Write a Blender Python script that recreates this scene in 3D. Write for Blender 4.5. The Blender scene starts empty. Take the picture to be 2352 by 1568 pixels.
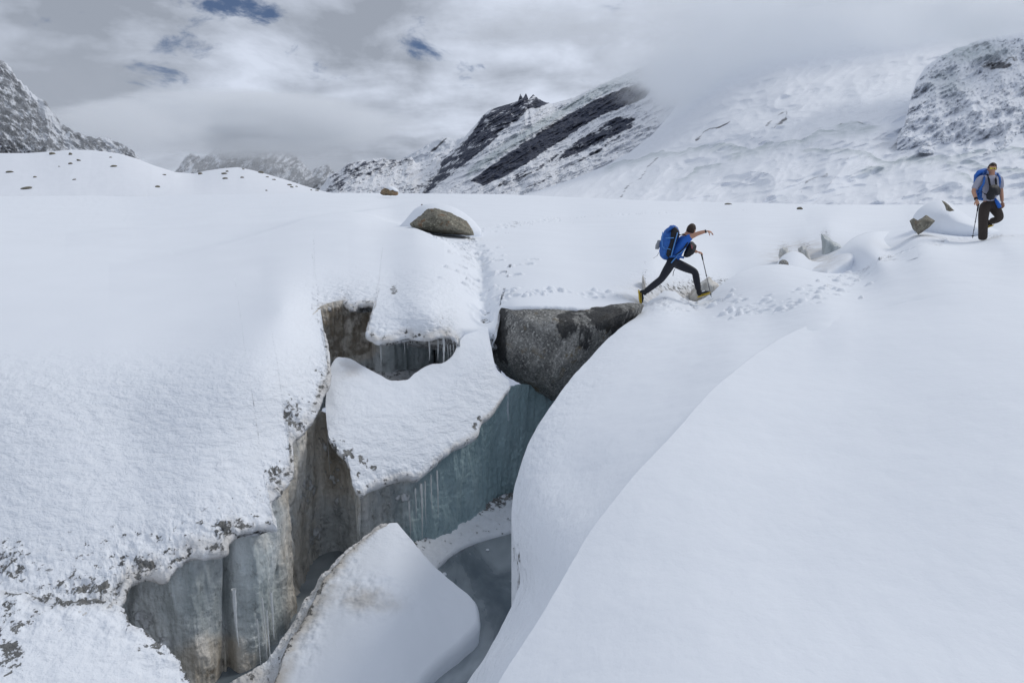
import bpy, bmesh, math, random
import numpy as np
from mathutils import Vector, Matrix
random.seed(7); rng = np.random.default_rng(7)
R = math.radians
scene = bpy.context.scene
COL = scene.collection

# ------------------------------------------------------------ camera
PITCH = R(11.67)
cam_d = bpy.data.cameras.new("camera"); cam_d.sensor_width = 36; cam_d.lens = 24
cam_d.clip_start = 0.05; cam_d.clip_end = 60000
cam = bpy.data.objects.new("camera", cam_d); COL.objects.link(cam)
cam.rotation_euler = (R(90) - PITCH, 0, 0)
scene.camera = cam

# ------------------------------------------------------------ exposure
scene.view_settings.view_transform = 'Standard'
scene.view_settings.look = 'None'
scene.view_settings.gamma = 1
scene.view_settings.exposure = 0.02
scene.cycles.max_bounces = 8
scene.cycles.diffuse_bounces = 6
scene.cycles.transparent_max_bounces = 8
scene.cycles.volume_bounces = 6
scene.cycles.volume_step_rate = 1.0
scene.cycles.volume_max_steps = 64

# ------------------------------------------------------------ sun
SUN_EL, SUN_AZ = R(40), R(62)       # azimuth clockwise from +Y
sd = bpy.data.lights.new("sun", 'SUN'); sd.energy = 1.3; sd.angle = R(16); sd.color = (1, .965, .91)
sun = bpy.data.objects.new("sun", sd); COL.objects.link(sun)
sv = Vector((math.cos(SUN_EL)*math.sin(SUN_AZ), math.cos(SUN_EL)*math.cos(SUN_AZ), math.sin(SUN_EL)))
sun.rotation_euler = sv.to_track_quat('Z', 'Y').to_euler()

# ------------------------------------------------------------ node helper
class NT:
    def __init__(s, tree): s.t = tree; s.n = tree.nodes; s.l = tree.links
    def new(s, typ, **kw):
        nd = s.n.new(typ)
        for k, v in kw.items():
            if k.startswith('_'): setattr(nd, k[1:], v)
            else:
                key = int(k[1:]) if k[0] == 'i' and k[1:].isdigit() else k
                s.put(nd.inputs[key], v)
        return nd
    def put(s, inp, v):
        if isinstance(v, bpy.types.NodeSocket): s.l.new(v, inp)
        else: inp.default_value = v
    def m(s, op, a, b=0.0, c=None, clamp=False):
        nd = s.n.new('ShaderNodeMath'); nd.operation = op; nd.use_clamp = clamp
        s.put(nd.inputs[0], a); s.put(nd.inputs[1], b)
        if c is not None: s.put(nd.inputs[2], c)
        return nd.outputs[0]
    def vm(s, op, a, b=(0, 0, 0)):
        nd = s.n.new('ShaderNodeVectorMath'); nd.operation = op
        s.put(nd.inputs[0], a); s.put(nd.inputs[1], b)
        return nd.outputs['Value'] if op in ('DOT_PRODUCT', 'LENGTH', 'DISTANCE') else nd.outputs[0]
    def ramp(s, fac, stops, interp='LINEAR'):
        nd = s.n.new('ShaderNodeValToRGB'); s.put(nd.inputs[0], fac)
        cr = nd.color_ramp; cr.interpolation = interp
        while len(cr.elements) < len(stops): cr.elements.new(0.5)
        for e, (p, c) in zip(cr.elements, stops):
            e.position = p; e.color = (c, c, c, 1) if isinstance(c, (int, float)) else (*c, 1)
        return nd.outputs[0]
    def mr(s, v, a, b, c=0.0, d=1.0, smooth=True):
        nd = s.n.new('ShaderNodeMapRange'); nd.interpolation_type = 'SMOOTHSTEP' if smooth else 'LINEAR'
        s.put(nd.inputs[0], v)
        for i, x in enumerate((a, b, c, d)): s.put(nd.inputs[1+i], x)
        return nd.outputs[0]
    def mix(s, f, a, b, mode='MIX'):
        nd = s.n.new('ShaderNodeMix'); nd.data_type = 'RGBA'; nd.blend_type = mode
        s.put(nd.inputs[0], f)
        s.put(nd.inputs[6], (*a, 1) if isinstance(a, tuple) and len(a) == 3 else a)
        s.put(nd.inputs[7], (*b, 1) if isinstance(b, tuple) and len(b) == 3 else b)
        return nd.outputs[2]
    def noise(s, vec, scale, detail=4, rough=.55, dist=0, typ='FBM'):
        nd = s.n.new('ShaderNodeTexNoise'); nd.noise_dimensions = '3D'; nd.noise_type = typ
        s.put(nd.inputs['Vector'], vec); s.put(nd.inputs['Scale'], scale); s.put(nd.inputs['Detail'], detail)
        s.put(nd.inputs['Roughness'], rough); s.put(nd.inputs['Distortion'], dist)
        return nd.outputs[0]
    def vscale(s, vec, sc, rot=(0, 0, 0), loc=(0, 0, 0)):
        nd = s.n.new('ShaderNodeMapping'); s.put(nd.inputs[0], vec)
        nd.inputs['Scale'].default_value = sc; nd.inputs['Rotation'].default_value = rot; nd.inputs['Location'].default_value = loc
        return nd.outputs[0]
    def attr(s, name):
        nd = s.n.new('ShaderNodeAttribute'); nd.attribute_name = name; return nd.outputs['Fac']

# ------------------------------------------------------------ pixel ray maths (photo measured at 2352 x 1568)
F = 1568.0
CT, ST = math.cos(PITCH), math.sin(PITCH)
def ray(px, py):
    a = (np.asarray(px, float)-1176)/F; b = (784-np.asarray(py, float))/F
    return np.stack([a+0*b, CT+b*ST+0*a, -ST+b*CT+0*a], -1)
def at(px, py, s): return Vector(ray(px, py)*s)
def atz(px, py, z):
    r = ray(px, py); return Vector(r*(z/r[2]))
def rdir(px, py):
    r = Vector(ray(px, py)); r.normalize(); return tuple(r)

# ------------------------------------------------------------ world
world = bpy.data.worlds.new("World"); scene.world = world; world.use_nodes = True
w = NT(world.node_tree)
for nd in list(w.n): w.n.remove(nd)
sky = w.new('ShaderNodeTexSky', _sky_type='NISHITA', _sun_disc=False, _sun_elevation=SUN_EL, _sun_rotation=SUN_AZ, _altitude=4500.0, _air_density=1.0, _dust_density=.4)
tc = w.new('ShaderNodeTexCoord').outputs['Generated']
sx = w.new('ShaderNodeSeparateXYZ', i0=tc)
zz = w.m('ADD', w.m('MAXIMUM', sx.outputs[2], 0.0), .16)
pl = w.new('ShaderNodeCombineXYZ', i0=w.m('DIVIDE', sx.outputs[0], zz), i1=w.m('DIVIDE', sx.outputs[1], zz), i2=w.m('MULTIPLY', sx.outputs[2], 2.0)).outputs[0]
n_big = w.noise(pl, .9, 3, .5, .25)
n_med = w.noise(w.vm('ADD', pl, (7.3, 2.1, 0)), 2.3, 6, .56, .35)
n_gap = w.noise(w.vscale(tc, (1, 1, 1.8), (0, 0, 0), (3.3, 8.1, 0)), 11.0, 6, .6, .3)
n_dir = w.noise(w.vscale(tc, (1, 1, 1.7)), 4.6, 7, .56, .25)
cl = w.m('ADD', w.m('ADD', w.m('MULTIPLY', n_big, .15), w.m('MULTIPLY', n_med, .30)), w.m('MULTIPLY', n_dir, .55))
def blob(px, py, rad):          # a soft spot of the sky around one direction
    dd = w.vm('DISTANCE', w.vm('NORMALIZE', tc), rdir(px, py))
    return w.mr(dd, 0.0, rad, 1.0, 0.0)
def wsum(lst):
    o = None
    for b in lst: o = b if o is None else w.m('ADD', o, b)
    return o
bright = wsum([w.m('MULTIPLY', blob(x, y, r), k) for x, y, r, k in
    [(640, 250, .22, .10), (1250, 130, .25, .13), (1700, 120, .22, .14), (960, 330, .16, .06), (2000, 30, .2, .10), (300, 170, .2, .03)]])
dark = wsum([w.m('MULTIPLY', blob(x, y, r), k) for x, y, r, k in
    [(60, 60, .35, .13), (1120, 260, .10, .05), (1560, 30, .10, .10), (2200, 90, .25, .06), (300, 330, .2, .05)]])
lum = w.m('SUBTRACT', w.m('ADD', w.mr(cl, .40, .60, -.46, .44, False), bright), dark)
ccol = w.mix(w.m('ADD', w.m('MULTIPLY', lum, 1.35), .46, None, True), (3.7, 4.12, 4.9), (7.5, 8.2, 9.6))
gaps = wsum([blob(x, y, r) for x, y, r in [(935, 98, .075), (455, 72, .065), (400, -10, .11), (610, 95, .07), (716, 135, .05), (1370, -60, .09), (965, 85, .05), (520, -10, .08)]])
gmask = w.mr(w.m('ADD', w.m('MULTIPLY', gaps, .175), w.m('MULTIPLY', n_gap, -1.9)), -.70, -.40)
bluesky = w.mix(.7, sky.outputs[0], (.9, 1.35, 2.5))
colr = w.mix(gmask, ccol, bluesky)
bg = w.new('ShaderNodeBackground', Color=colr, Strength=0.087)
w.l.new(bg.outputs[0], w.new('ShaderNodeOutputWorld').inputs[0])

# ------------------------------------------------------------ numpy noise
_perm = np.random.default_rng(11).permutation(256); _perm = np.concatenate([_perm, _perm, _perm])
_g = np.random.default_rng(12).normal(size=(256, 3)); _g /= np.linalg.norm(_g, axis=1)[:, None]
def perlin(p):
    p = np.asarray(p, float); sh = p.shape[:-1]; p = p.reshape(-1, 3)
    i = np.floor(p).astype(int); f = p-i; i &= 255
    u = f*f*f*(f*(f*6-15)+10)
    out = 0
    for dx in (0, 1):
        for dy in (0, 1):
            for dz in (0, 1):
                h = _perm[_perm[_perm[(i[:, 0]+dx) & 255]+((i[:, 1]+dy) & 255)]+((i[:, 2]+dz) & 255)]
                g = _g[h]
                d = g[:, 0]*(f[:, 0]-dx)+g[:, 1]*(f[:, 1]-dy)+g[:, 2]*(f[:, 2]-dz)
                wt = (u[:, 0] if dx else 1-u[:, 0])*(u[:, 1] if dy else 1-u[:, 1])*(u[:, 2] if dz else 1-u[:, 2])
                out = out+wt*d
    return (out*1.6).reshape(sh)
def fbm(p, oct=4, gain=.5, lac=2.03, ridged=False):
    p = np.asarray(p, float); a = 1; s = 0; n = 0
    for k in range(oct):
        v = perlin(p*lac**k+k*17.3)
        if ridged: v = 1-2*np.abs(v)
        s = s+a*v; n += a; a *= gain
    return s/n
def P3(x, y, z=0.0): return np.stack(np.broadcast_arrays(np.asarray(x, float), np.asarray(y, float), np.asarray(z, float)), -1)
def sstep(a, b, x):
    t = np.clip((np.asarray(x, float)-a)/(b-a), 0, 1); return t*t*(3-2*t)

# ------------------------------------------------------------ thin plate spline on inverse depth
class TPS:
    """smooth 1/depth through control points (px, py, s) or (px, py, None, z)"""
    def __init__(s, pts, lam=2e-3):
        c = []; v = []
        for p in pts:
            if len(p) == 4: r = ray(p[0], p[1]); d = p[3]/r[2]
            else: d = p[2]
            c.append((p[0]/1000., p[1]/1000.)); v.append(1/d)
        s.c = np.array(c); n = len(c)
        A = np.zeros((n+3, n+3)); A[:n, :n] = s.k(s.c, s.c)+lam*np.eye(n)
        A[:n, n] = 1; A[:n, n+1:] = s.c; A[n:, :n] = A[:n, n:].T
        s.w = np.linalg.solve(A, np.concatenate([v, [0, 0, 0]]))
    def k(s, a, b):
        r2 = ((a[:, None, :]-b[None])**2).sum(-1); return np.where(r2 > 0, r2*np.log(r2+1e-12)*.5, 0)
    def __call__(s, px, py):
        sh = np.shape(px); q = np.stack([np.ravel(px), np.ravel(py)], -1)/1000.
        out = np.empty(len(q))
        for i in range(0, len(q), 50000):
            b = q[i:i+50000]; out[i:i+50000] = s.k(b, s.c)@s.w[:-3]+s.w[-3]+b@s.w[-2:]
        return out.reshape(sh)

def curve(pts, n, smooth=True, bykey=None):
    """resample a polyline (any number of columns) to n points, evenly in its first two columns"""
    p = np.array(pts, float)
    d = np.concatenate([[0], np.cumsum(np.hypot(*np.diff(p[:, :2], axis=0).T))]) if bykey is None else p[:, bykey]
    t = np.linspace(d[0], d[-1], n)
    if not smooth: return np.stack([np.interp(t, d, p[:, k]) for k in range(p.shape[1])], -1)
    # monotone-ish cubic
    out = []
    for k in range(p.shape[1]):
        y = p[:, k]; m = np.gradient(y, d)
        sl = np.diff(y)/np.maximum(np.diff(d), 1e-9)
        for i in range(1, len(y)-1):
            if sl[i-1]*sl[i] <= 0: m[i] = 0
            else: m[i] = np.sign(m[i])*min(abs(m[i]), 2.5*abs(sl[i-1]), 2.5*abs(sl[i]))
        i = np.clip(np.searchsorted(d, t)-1, 0, len(d)-2); h = d[i+1]-d[i]; u = (t-d[i])/h
        out.append((2*u**3-3*u**2+1)*y[i]+(u**3-2*u**2+u)*h*m[i]+(-2*u**3+3*u**2)*y[i+1]+(u**3-u**2)*h*m[i+1])
    return np.stack(out, -1)

# ------------------------------------------------------------ object helpers
def grid_mesh(name, P, mat, attrs=None, parent=None, flip=False, close_u=False):
    """P: (rows, cols, 3) array -> one mesh object"""
    nr, nc = P.shape[:2]
    me = bpy.data.meshes.new(name)
    idx = np.arange(nr*nc).reshape(nr, nc)
    if close_u: idx = np.concatenate([idx, idx[:, :1]], 1)
    a, b, c, d = idx[:-1, :-1], idx[:-1, 1:], idx[1:, 1:], idx[1:, :-1]
    q = np.stack([a, d, c, b] if not flip else [a, b, c, d], -1).reshape(-1, 4)
    me.vertices.add(nr*nc); me.vertices.foreach_set('co', P.reshape(-1).astype(np.float32))
    me.loops.add(q.size); me.loops.foreach_set('vertex_index', q.reshape(-1).astype(np.int32))
    me.polygons.add(len(q)); me.polygons.foreach_set('loop_start', np.arange(0, q.size, 4, dtype=np.int32))
    me.update(calc_edges=True); me.validate()
    me.polygons.foreach_set('use_smooth', np.ones(len(q), bool))
    for k, v in (attrs or {}).items():
        at_ = me.attributes.new(k, 'FLOAT', 'POINT'); at_.data.foreach_set('value', np.broadcast_to(v, (nr, nc)).reshape(-1).astype(np.float32))
    me.materials.append(mat)
    o = bpy.data.objects.new(name, me); COL.objects.link(o)
    if parent: o.parent = parent
    return o
def tag(o, label=None, cat=None, group=None, kind=None):
    if label: o['label'] = label
    if cat: o['category'] = cat
    if group: o['group'] = group
    if kind: o['kind'] = kind
    return o
def empty(name, loc=(0, 0, 0)):
    o = bpy.data.objects.new(name, None); o.location = loc; COL.objects.link(o); o.empty_display_size = .1
    return o
def grid_normals(P):
    du = np.gradient(P, axis=1); dv = np.gradient(P, axis=0)
    n = np.cross(dv, du); n /= np.linalg.norm(n, axis=-1)[..., None]+1e-12
    s = np.sign((n*(-P)).sum(-1))          # towards the open side
    return n*s[..., None]

# ------------------------------------------------------------ materials
def new_mat(name):
    m = bpy.data.materials.new(name); m.use_nodes = True; t = NT(m.node_tree)
    for nd in list(t.n): t.n.remove(nd)
    return m, t
def finish(t, bsdf, vol=None):
    o = t.new('ShaderNodeOutputMaterial'); t.l.new(bsdf.outputs[0], o.inputs[0])
def mat_plain(name, col, rough=.6, nscale=40, namp=.15, bump=.2, metal=0, spec=.4):
    m, t = new_mat(name); co = t.new('ShaderNodeTexCoord').outputs['Object']
    n = t.noise(co, nscale, 4)
    lo = tuple(c*(1-namp) for c in col); hi = tuple(min(1, c*(1+namp)) for c in col)
    b = t.new('ShaderNodeBsdfPrincipled', **{'Base Color': t.mix(n, lo, hi), 'Roughness': rough, 'Metallic': metal, 'Specular IOR Level': spec})
    bp = t.new('ShaderNodeBump', Strength=bump, Distance=.005, Height=n); t.put(b.inputs['Normal'], bp.outputs[0])
    finish(t, b); return m

def mat_snow(name, tone=(.85, .882, .928), ripple=1.0, dirt=(.45, .40, .33), icec=(.12, .12, .115)):
    m, t = new_mat(name)
    co = t.new('ShaderNodeTexCoord').outputs['Object']
    rip, ice, dr = t.attr('ripple'), t.attr('ice'), t.attr('dirt')
    big = t.noise(co, .35, 3)
    base = t.mix(big, tuple(c*.965 for c in tone), tuple(min(c*1.02, .95) for c in tone))
    grain = t.noise(t.vscale(co, (1, 1, .8)), 11, 6, .7)
    dn = t.noise(co, 2.6, 5, .6)
    dm = t.m('MULTIPLY', dr, t.mr(t.m('ADD', dn, t.m('MULTIPLY', dr, .25)), .38, .75), None, True)
    base = t.mix(dm, base, dirt)
    im = t.m('MULTIPLY', t.mr(t.m('ADD', t.m('MULTIPLY', ice, .9), t.m('MULTIPLY', t.m('SUBTRACT', grain, .5), 3.0)), .46, .62), t.mr(ice, .04, .12))
    fine = t.noise(co, 22, 4, .7)
    icecol = t.mix(t.m('ADD', t.m('MULTIPLY', fine, .45), t.m('MULTIPLY', t.mr(t.noise(t.vscale(co, (1, 1, .18)), 9, 5, .65, .4), .3, .7), .55)), tuple(c*.45 for c in icec), tuple(c*2.9 for c in icec))
    base = t.mix(im, base, icecol)
    rp = t.vscale(co, (1.0, 1.0, 2.6), (0, 0, R(-15)))
    r1 = t.noise(rp, 6.0, 5, .58, .25)
    r2 = t.noise(co, 26.0, 3, .6)
    h = t.m('ADD', t.m('MULTIPLY', t.m('MULTIPLY', r1, rip), .048*ripple), t.m('MULTIPLY', r2, t.m('ADD', t.m('MULTIPLY', rip, .006), .0012)))
    h = t.m('SUBTRACT', h, t.m('MULTIPLY', im, .03))
    bp = t.new('ShaderNodeBump', Strength=1.0, Distance=1.0, Height=h)
    b = t.new('ShaderNodeBsdfPrincipled', **{'Base Color': base, 'Roughness': t.m('SUBTRACT', .75, t.m('MULTIPLY', im, .35)), 'Specular IOR Level': .25, 'Normal': bp.outputs[0]})
    finish(t, b); return m
M_SNOW = mat_snow('snow')

def mat_ice(name='glacier_ice'):
    m, t = new_mat(name)
    co = t.new('ShaderNodeTexCoord').outputs['Object']
    teal, brown, frost = t.attr('teal'), t.attr('brown'), t.attr('frost')
    vs = t.vscale(co, (1, 1, .16))
    streak = t.noise(vs, 3.2, 6, .62, .4)
    fine = t.noise(co, 24, 5, .8)
    blot = t.noise(co, 1.3, 5, .6, .4)
    grey = t.mix(t.mr(t.m('ADD', t.m('MULTIPLY', streak, .6), t.m('MULTIPLY', blot, .4)), .34, .66), (.36, .39, .395), (.86, .89, .89))
    tl = t.mix(t.noise(t.vscale(co, (1, 1, .5)), .9, 4, .5, 1.4), (.19, .30, .33), (.50, .63, .65))
    br = t.mix(t.mr(t.noise(vs, 4.5, 6, .65, .5), .3, .7), (.44, .395, .325), (.90, .85, .77))
    c = t.mix(t.m('MULTIPLY', teal, 1, None, True), grey, tl)
    bm = t.mr(t.m('ADD', brown, t.m('MULTIPLY', t.m('SUBTRACT', blot, .5), 1.3)), .25, .85)
    c = t.mix(bm, c, br)
    c = t.mix(t.m('MULTIPLY', t.mr(t.m('ADD', brown, t.m('MULTIPLY', t.m('SUBTRACT', t.noise(co, 5, 5, .6), .5), .8)), .98, 1.15), .75), c, (.17, .125, .075))
    speck = t.mr(fine, .52, .70)
    c = t.mix(t.m('MULTIPLY', speck, t.m('SUBTRACT', .55, t.m('MULTIPLY', teal, .47))), c, (.72, .72, .70))
    dk = t.mr(t.noise(t.vscale(co, (1, 1, .6)), 8, 6, .75), .55, .66)
    c = t.mix(t.m('MULTIPLY', dk, t.m('SUBTRACT', .5, t.m('MULTIPLY', teal, .42))), c, (.045, .042, .038))
    fm = t.mr(t.m('ADD', frost, t.m('MULTIPLY', t.m('SUBTRACT', t.noise(co, 6.5, 6, .65), .5), 2.2)), .45, .62)
    c = t.mix(fm, c, (.80, .82, .84))
    h = t.m('ADD', t.m('MULTIPLY', streak, .07), t.m('MULTIPLY', fine, .020))
    h = t.m('ADD', h, t.m('MULTIPLY', t.noise(co, 9, 5, .65), .05))
    h = t.m('ADD', h, t.m('MULTIPLY', fm, .03))
    bp = t.new('ShaderNodeBump', Strength=.9, Distance=1.0, Height=h)
    b = t.new('ShaderNodeBsdfPrincipled', **{'Base Color': c, 'Roughness': t.m('ADD', .34, t.m('MULTIPLY', fm, .4)), 'Specular IOR Level': .45, 'Normal': bp.outputs[0]})
    finish(t, b); return m
M_ICE = mat_ice()

def mat_rock(name, lo, hi, vein, sc=3.0, patch=None, patch_thr=(.55, .6), rust=None, vs=(1, 1, 1), rot=(0, 0, 0), grain=40):
    m, t = new_mat(name)
    co = t.new('ShaderNodeTexCoord').outputs['Object']
    v = t.vscale(co, vs, rot)
    n1 = t.noise(v, sc, 8, .68, .3); n2 = t.noise(co, grain, 4, .75); n3 = t.noise(t.vscale(co, (1, 1, .38)), sc*1.5, 6, .68, .3)
    c = t.mix(t.mr(n1, .3, .7), lo, hi)
    c = t.mix(t.mr(n2, .54, .66), c, vein)
    c = t.mix(t.m('MULTIPLY', t.mr(n2, .47, .36), .75), c, tuple(x*.4 for x in lo))
    if rust: c = t.mix(t.m('MULTIPLY', t.mr(t.noise(co, sc*1.1, 6, .7), .56, .66), .8), c, rust)
    if patch: c = t.mix(t.m('MULTIPLY', t.mr(t.m('ADD', t.m('MULTIPLY', t.m('SUBTRACT', n3, .5), 2.2), t.m('MULTIPLY', t.attr('patch'), .85)), .45, .62), .85), c, patch)
    h = t.m('ADD', t.m('MULTIPLY', n1, .10), t.m('MULTIPLY', n2, .02))
    bp = t.new('ShaderNodeBump', Strength=.9, Distance=.8, Height=h)
    b = t.new('ShaderNodeBsdfPrincipled', **{'Base Color': c, 'Roughness': .75, 'Specular IOR Level': .3, 'Normal': bp.outputs[0]})
    finish(t, b); return m
M_BOULDER = mat_rock('boulder_rock', (.12, .12, .115), (.32, .315, .295), (.62, .61, .57), 2.6, patch=(.018, .019, .021), rust=(.16, .12, .06), grain=26)
M_LICHEN = mat_rock('lichen_rock', (.10, .095, .07), (.26, .24, .19), (.40, .38, .30), 2.0, rust=(.17, .09, .04), grain=14)
M_TAN = mat_rock('tan_rock', (.14, .10, .06), (.36, .26, .15), (.45, .38, .28), 1.0, rust=(.22, .10, .04), grain=6)

def mat_mountain(name, rock_lo, rock_hi, snow, fine=.02, rot=0.0, bump=.8, amp=.75):
    m, t = new_mat(name)
    co = t.new('ShaderNodeTexCoord').outputs['Object']
    rk = t.attr('rock'); gl = t.attr('glacier')
    v = t.vscale(co, (1, 1, 1.6), (0, rot, 0))
    n1 = t.noise(v, fine, 8, .68, .2)
    n2 = t.noise(v, fine*4.2, 5, .65)
    rm = t.mr(t.m('ADD', rk, t.m('ADD', t.m('MULTIPLY', t.m('SUBTRACT', n1, .5), amp), t.m('MULTIPLY', t.m('SUBTRACT', n2, .5), amp*1.15))), .44, .60)
    rc = t.mix(t.mr(n2, .3, .7), rock_lo, rock_hi)
    sn = t.mix(n1, tuple(c*.94 for c in snow), snow)
    sn = t.mix(t.m('MULTIPLY', gl, t.mr(n2, .2, .7)), sn, (.46, .52, .53))
    c = t.mix(rm, sn, rc)
    bp = t.new('ShaderNodeBump', Strength=bump, Distance=.25/fine, Height=t.m('ADD', t.m('MULTIPLY', n1, .6), t.m('MULTIPLY', n2, .22)))
    b = t.new('ShaderNodeBsdfPrincipled', **{'Base Color': c, 'Roughness': .85, 'Specular IOR Level': .15, 'Normal': bp.outputs[0]})
    finish(t, b); return m

# ============================================================ SNOW GROUND
RIGHT = [(2020, 560, 16.5), (2020, 600, None, -1.17), (2100, 520, 20), (2100, 545, 15.8), (2300, 520, 20), (2300, 545, 14.5), (2420, 520, 20), (2420, 545, 14.3),
         (2250, 495, 45), (2080, 495, 50), (2420, 490, 50), (3300, 560, 13), (3300, 520, 19), (3300, 490, 48)]
F_PTS = [(-200, 452, 150), (300, 448, 150), (800, 443, 150), (1100, 445, 150), (1500, 460, 140), (1900, 470, 115), (2450, 470, 105), (3300, 470, 95),
    (-200, 500, None, -.75), (500, 500, None, -.9), (900, 500, None, -1.0), (1300, 500, None, -1.05), (1600, 500, None, -1.1), (1850, 505, None, -1.05),
    (-200, 600, None, -1.45), (250, 600, None, -1.5), (600, 570, None, -1.32), (820, 530, None, -1.03), (960, 560, None, -1.16), (1000, 620, None, -1.46), (1250, 580, None, -1.35),
    (-200, 700, None, -1.85), (250, 700, None, -1.8), (600, 640, None, -1.58), (1080, 650, None, -1.7), (1300, 640, None, -1.6), (1400, 600, None, -1.45),
    (-200, 800, None, -2.1), (250, 800, None, -2.1), (500, 760, None, -1.95), (-200, 1000, None, -2.85), (300, 1000, None, -2.85), (600, 900, None, -2.45),
    (-200, 1200, None, -3.4), (200, 1200, None, -3.4), (450, 1120, None, -3.2), (-200, 1400, None, -3.85), (200, 1420, None, -3.85), (268, 1372, None, -3.8), (370, 1312, None, -3.7),
    (520, 1240, None, -3.55), (625, 1190, None, -3.5), (670, 1080, None, -3.25), (665, 1000, None, -3.0), (752, 860, None, -2.5), (740, 780, None, -2.15), (722, 712, None, -1.85), (650, 700, None, -1.65),
    (850, 690, None, -1.72), (900, 650, None, -1.62), (950, 690, None, -1.65), (846, 775, 10.7), (940, 768, 11.0), (1030, 765, 11.3), (1000, 720, None, -1.78), (1130, 790, 11.6), (1120, 740, 12.2), (1180, 700, 12.1), (1330, 704, 12.2),
    (1470, 697, 12.9), (1330, 665, None, -1.72), (1500, 600, None, -1.35), (1500, 680, 14.2), (1600, 690, 15.2), (1600, 600, 17.2), (1690, 640, 16.6), (1720, 560, 20.5),
    (1800, 600, 17.5), (1850, 605, 17.6), (1850, 530, 22.5), (1905, 590, 17.6), (1905, 515, 23), (1960, 560, 18.2), (2000, 505, 34)] + RIGHT
tps_F = TPS(F_PTS)
# lip of the left bank: (lip px, lip py, px of the ruled line's far end)
LIP = [(-350, 1600, -350), (0, 1500, -50), (190, 1428, 100), (262, 1376, 170), (298, 1324, 215), (340, 1306, 245), (372, 1314, 270), (402, 1284, 300), (440, 1262, 330), (485, 1262, 365), (516, 1252, 390), (520, 1234, 400),
    (560, 1206, 440), (600, 1196, 470), (628, 1200, 500), (612, 1150, 515), (640, 1118, 540), (668, 1072, 570), (664, 1010, 590), (690, 984, 610), (722, 938, 632), (737, 900, 650), (752, 862, 668),
    (751, 792, 690), (735, 748, 712), (717, 712, 735), (752, 702, 765), (790, 690, 800), (812, 703, 828), (834, 694, 856), (862, 698, 890), (853, 722, 908), (846, 742, 922), (843, 760, 938), (852, 774, 952), (868, 779, 964), (900, 773, 982), (940, 764, 1000), (985, 770, 1018), (1020, 764, 1038), (1036, 768, 1056), (1046, 775, 1076), (1062, 790, 1098), (1090, 800, 1135), (1128, 790, 1182), (1140, 740, 1206),
    (1152, 706, 1232), (1190, 703, 1262), (1270, 702, 1310), (1330, 706, 1355), (1400, 702, 1412), (1450, 697, 1455), (1480, 715, 1480), (1530, 740, 1530), (1620, 740, 1620), (1720, 690, 1720), (1800, 660, 1800), (1950, 660, 1950), (2100, 620, 2100), (2450, 600, 2450), (3300, 600, 3300)]
def far_y(x): return np.interp(x, [-350, 300, 800, 1150, 1500, 1900, 2450], [453, 449, 443, 446, 461, 470, 470])

def world_from(px, py, wv): return ray(px, py)/np.maximum(wv, 1e-4)[..., None]

def stamp(P, prints, N=None):
    """press footprints / kicked lumps (x, y, radius, depth) into a ground array"""
    X, Y = P[..., 0], P[..., 1]; out = np.zeros(X.shape)
    nz = perlin(P3(X*9, Y*9)); 
    for (x, y, r, dep) in prints:
        m = (np.abs(X-x) < 2.4*r) & (np.abs(Y-y) < 2.4*r)
        if not m.any(): continue
        q = np.hypot(X[m]-x, Y[m]-y)/r+nz[m]*.25
        out[m] -= dep*np.exp(-np.clip(q, 0, 9)**4)-.3*dep*np.exp(-((q-1.35)/.3)**2)
    return np.clip(out, -.10, .05)
def trail(tps, pts, n, spread, r=(.1, .16), dep=(.05, .11), lumps=0):
    c = curve(pts, 400); wv = tps(c[:, 0], c[:, 1]); Q = world_from(c[:, 0], c[:, 1], wv)
    L = np.concatenate([[0], np.cumsum(np.linalg.norm(np.diff(Q, axis=0), axis=1))]); res = []
    for k in range(n):
        t = (k+.5)/n*L[-1]; x, y = (np.interp(t, L, Q[:, j]) for j in (0, 1))
        res.append((x+rng.normal()*spread, y+rng.normal()*spread, rng.uniform(*r), rng.uniform(*dep)))
    for k in range(lumps):
        t = rng.uniform(0, L[-1]); x, y = (np.interp(t, L, Q[:, j]) for j in (0, 1))
        res.append((x+rng.normal()*spread*2.2, y+rng.normal()*spread*2.2, rng.uniform(.03, .09), -rng.uniform(.02, .07)))
    return res
def densemap(n, lo, power): return np.linspace(0, 1, n)**power

def blobs(px, py, lst):
    o = np.zeros(np.shape(px))
    for (x, y, rx, ry, k) in lst: o = np.maximum(o, k*np.exp(-(((px-x)/rx)**2+((py-y)/ry)**2)**1.5))
    return o

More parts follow.
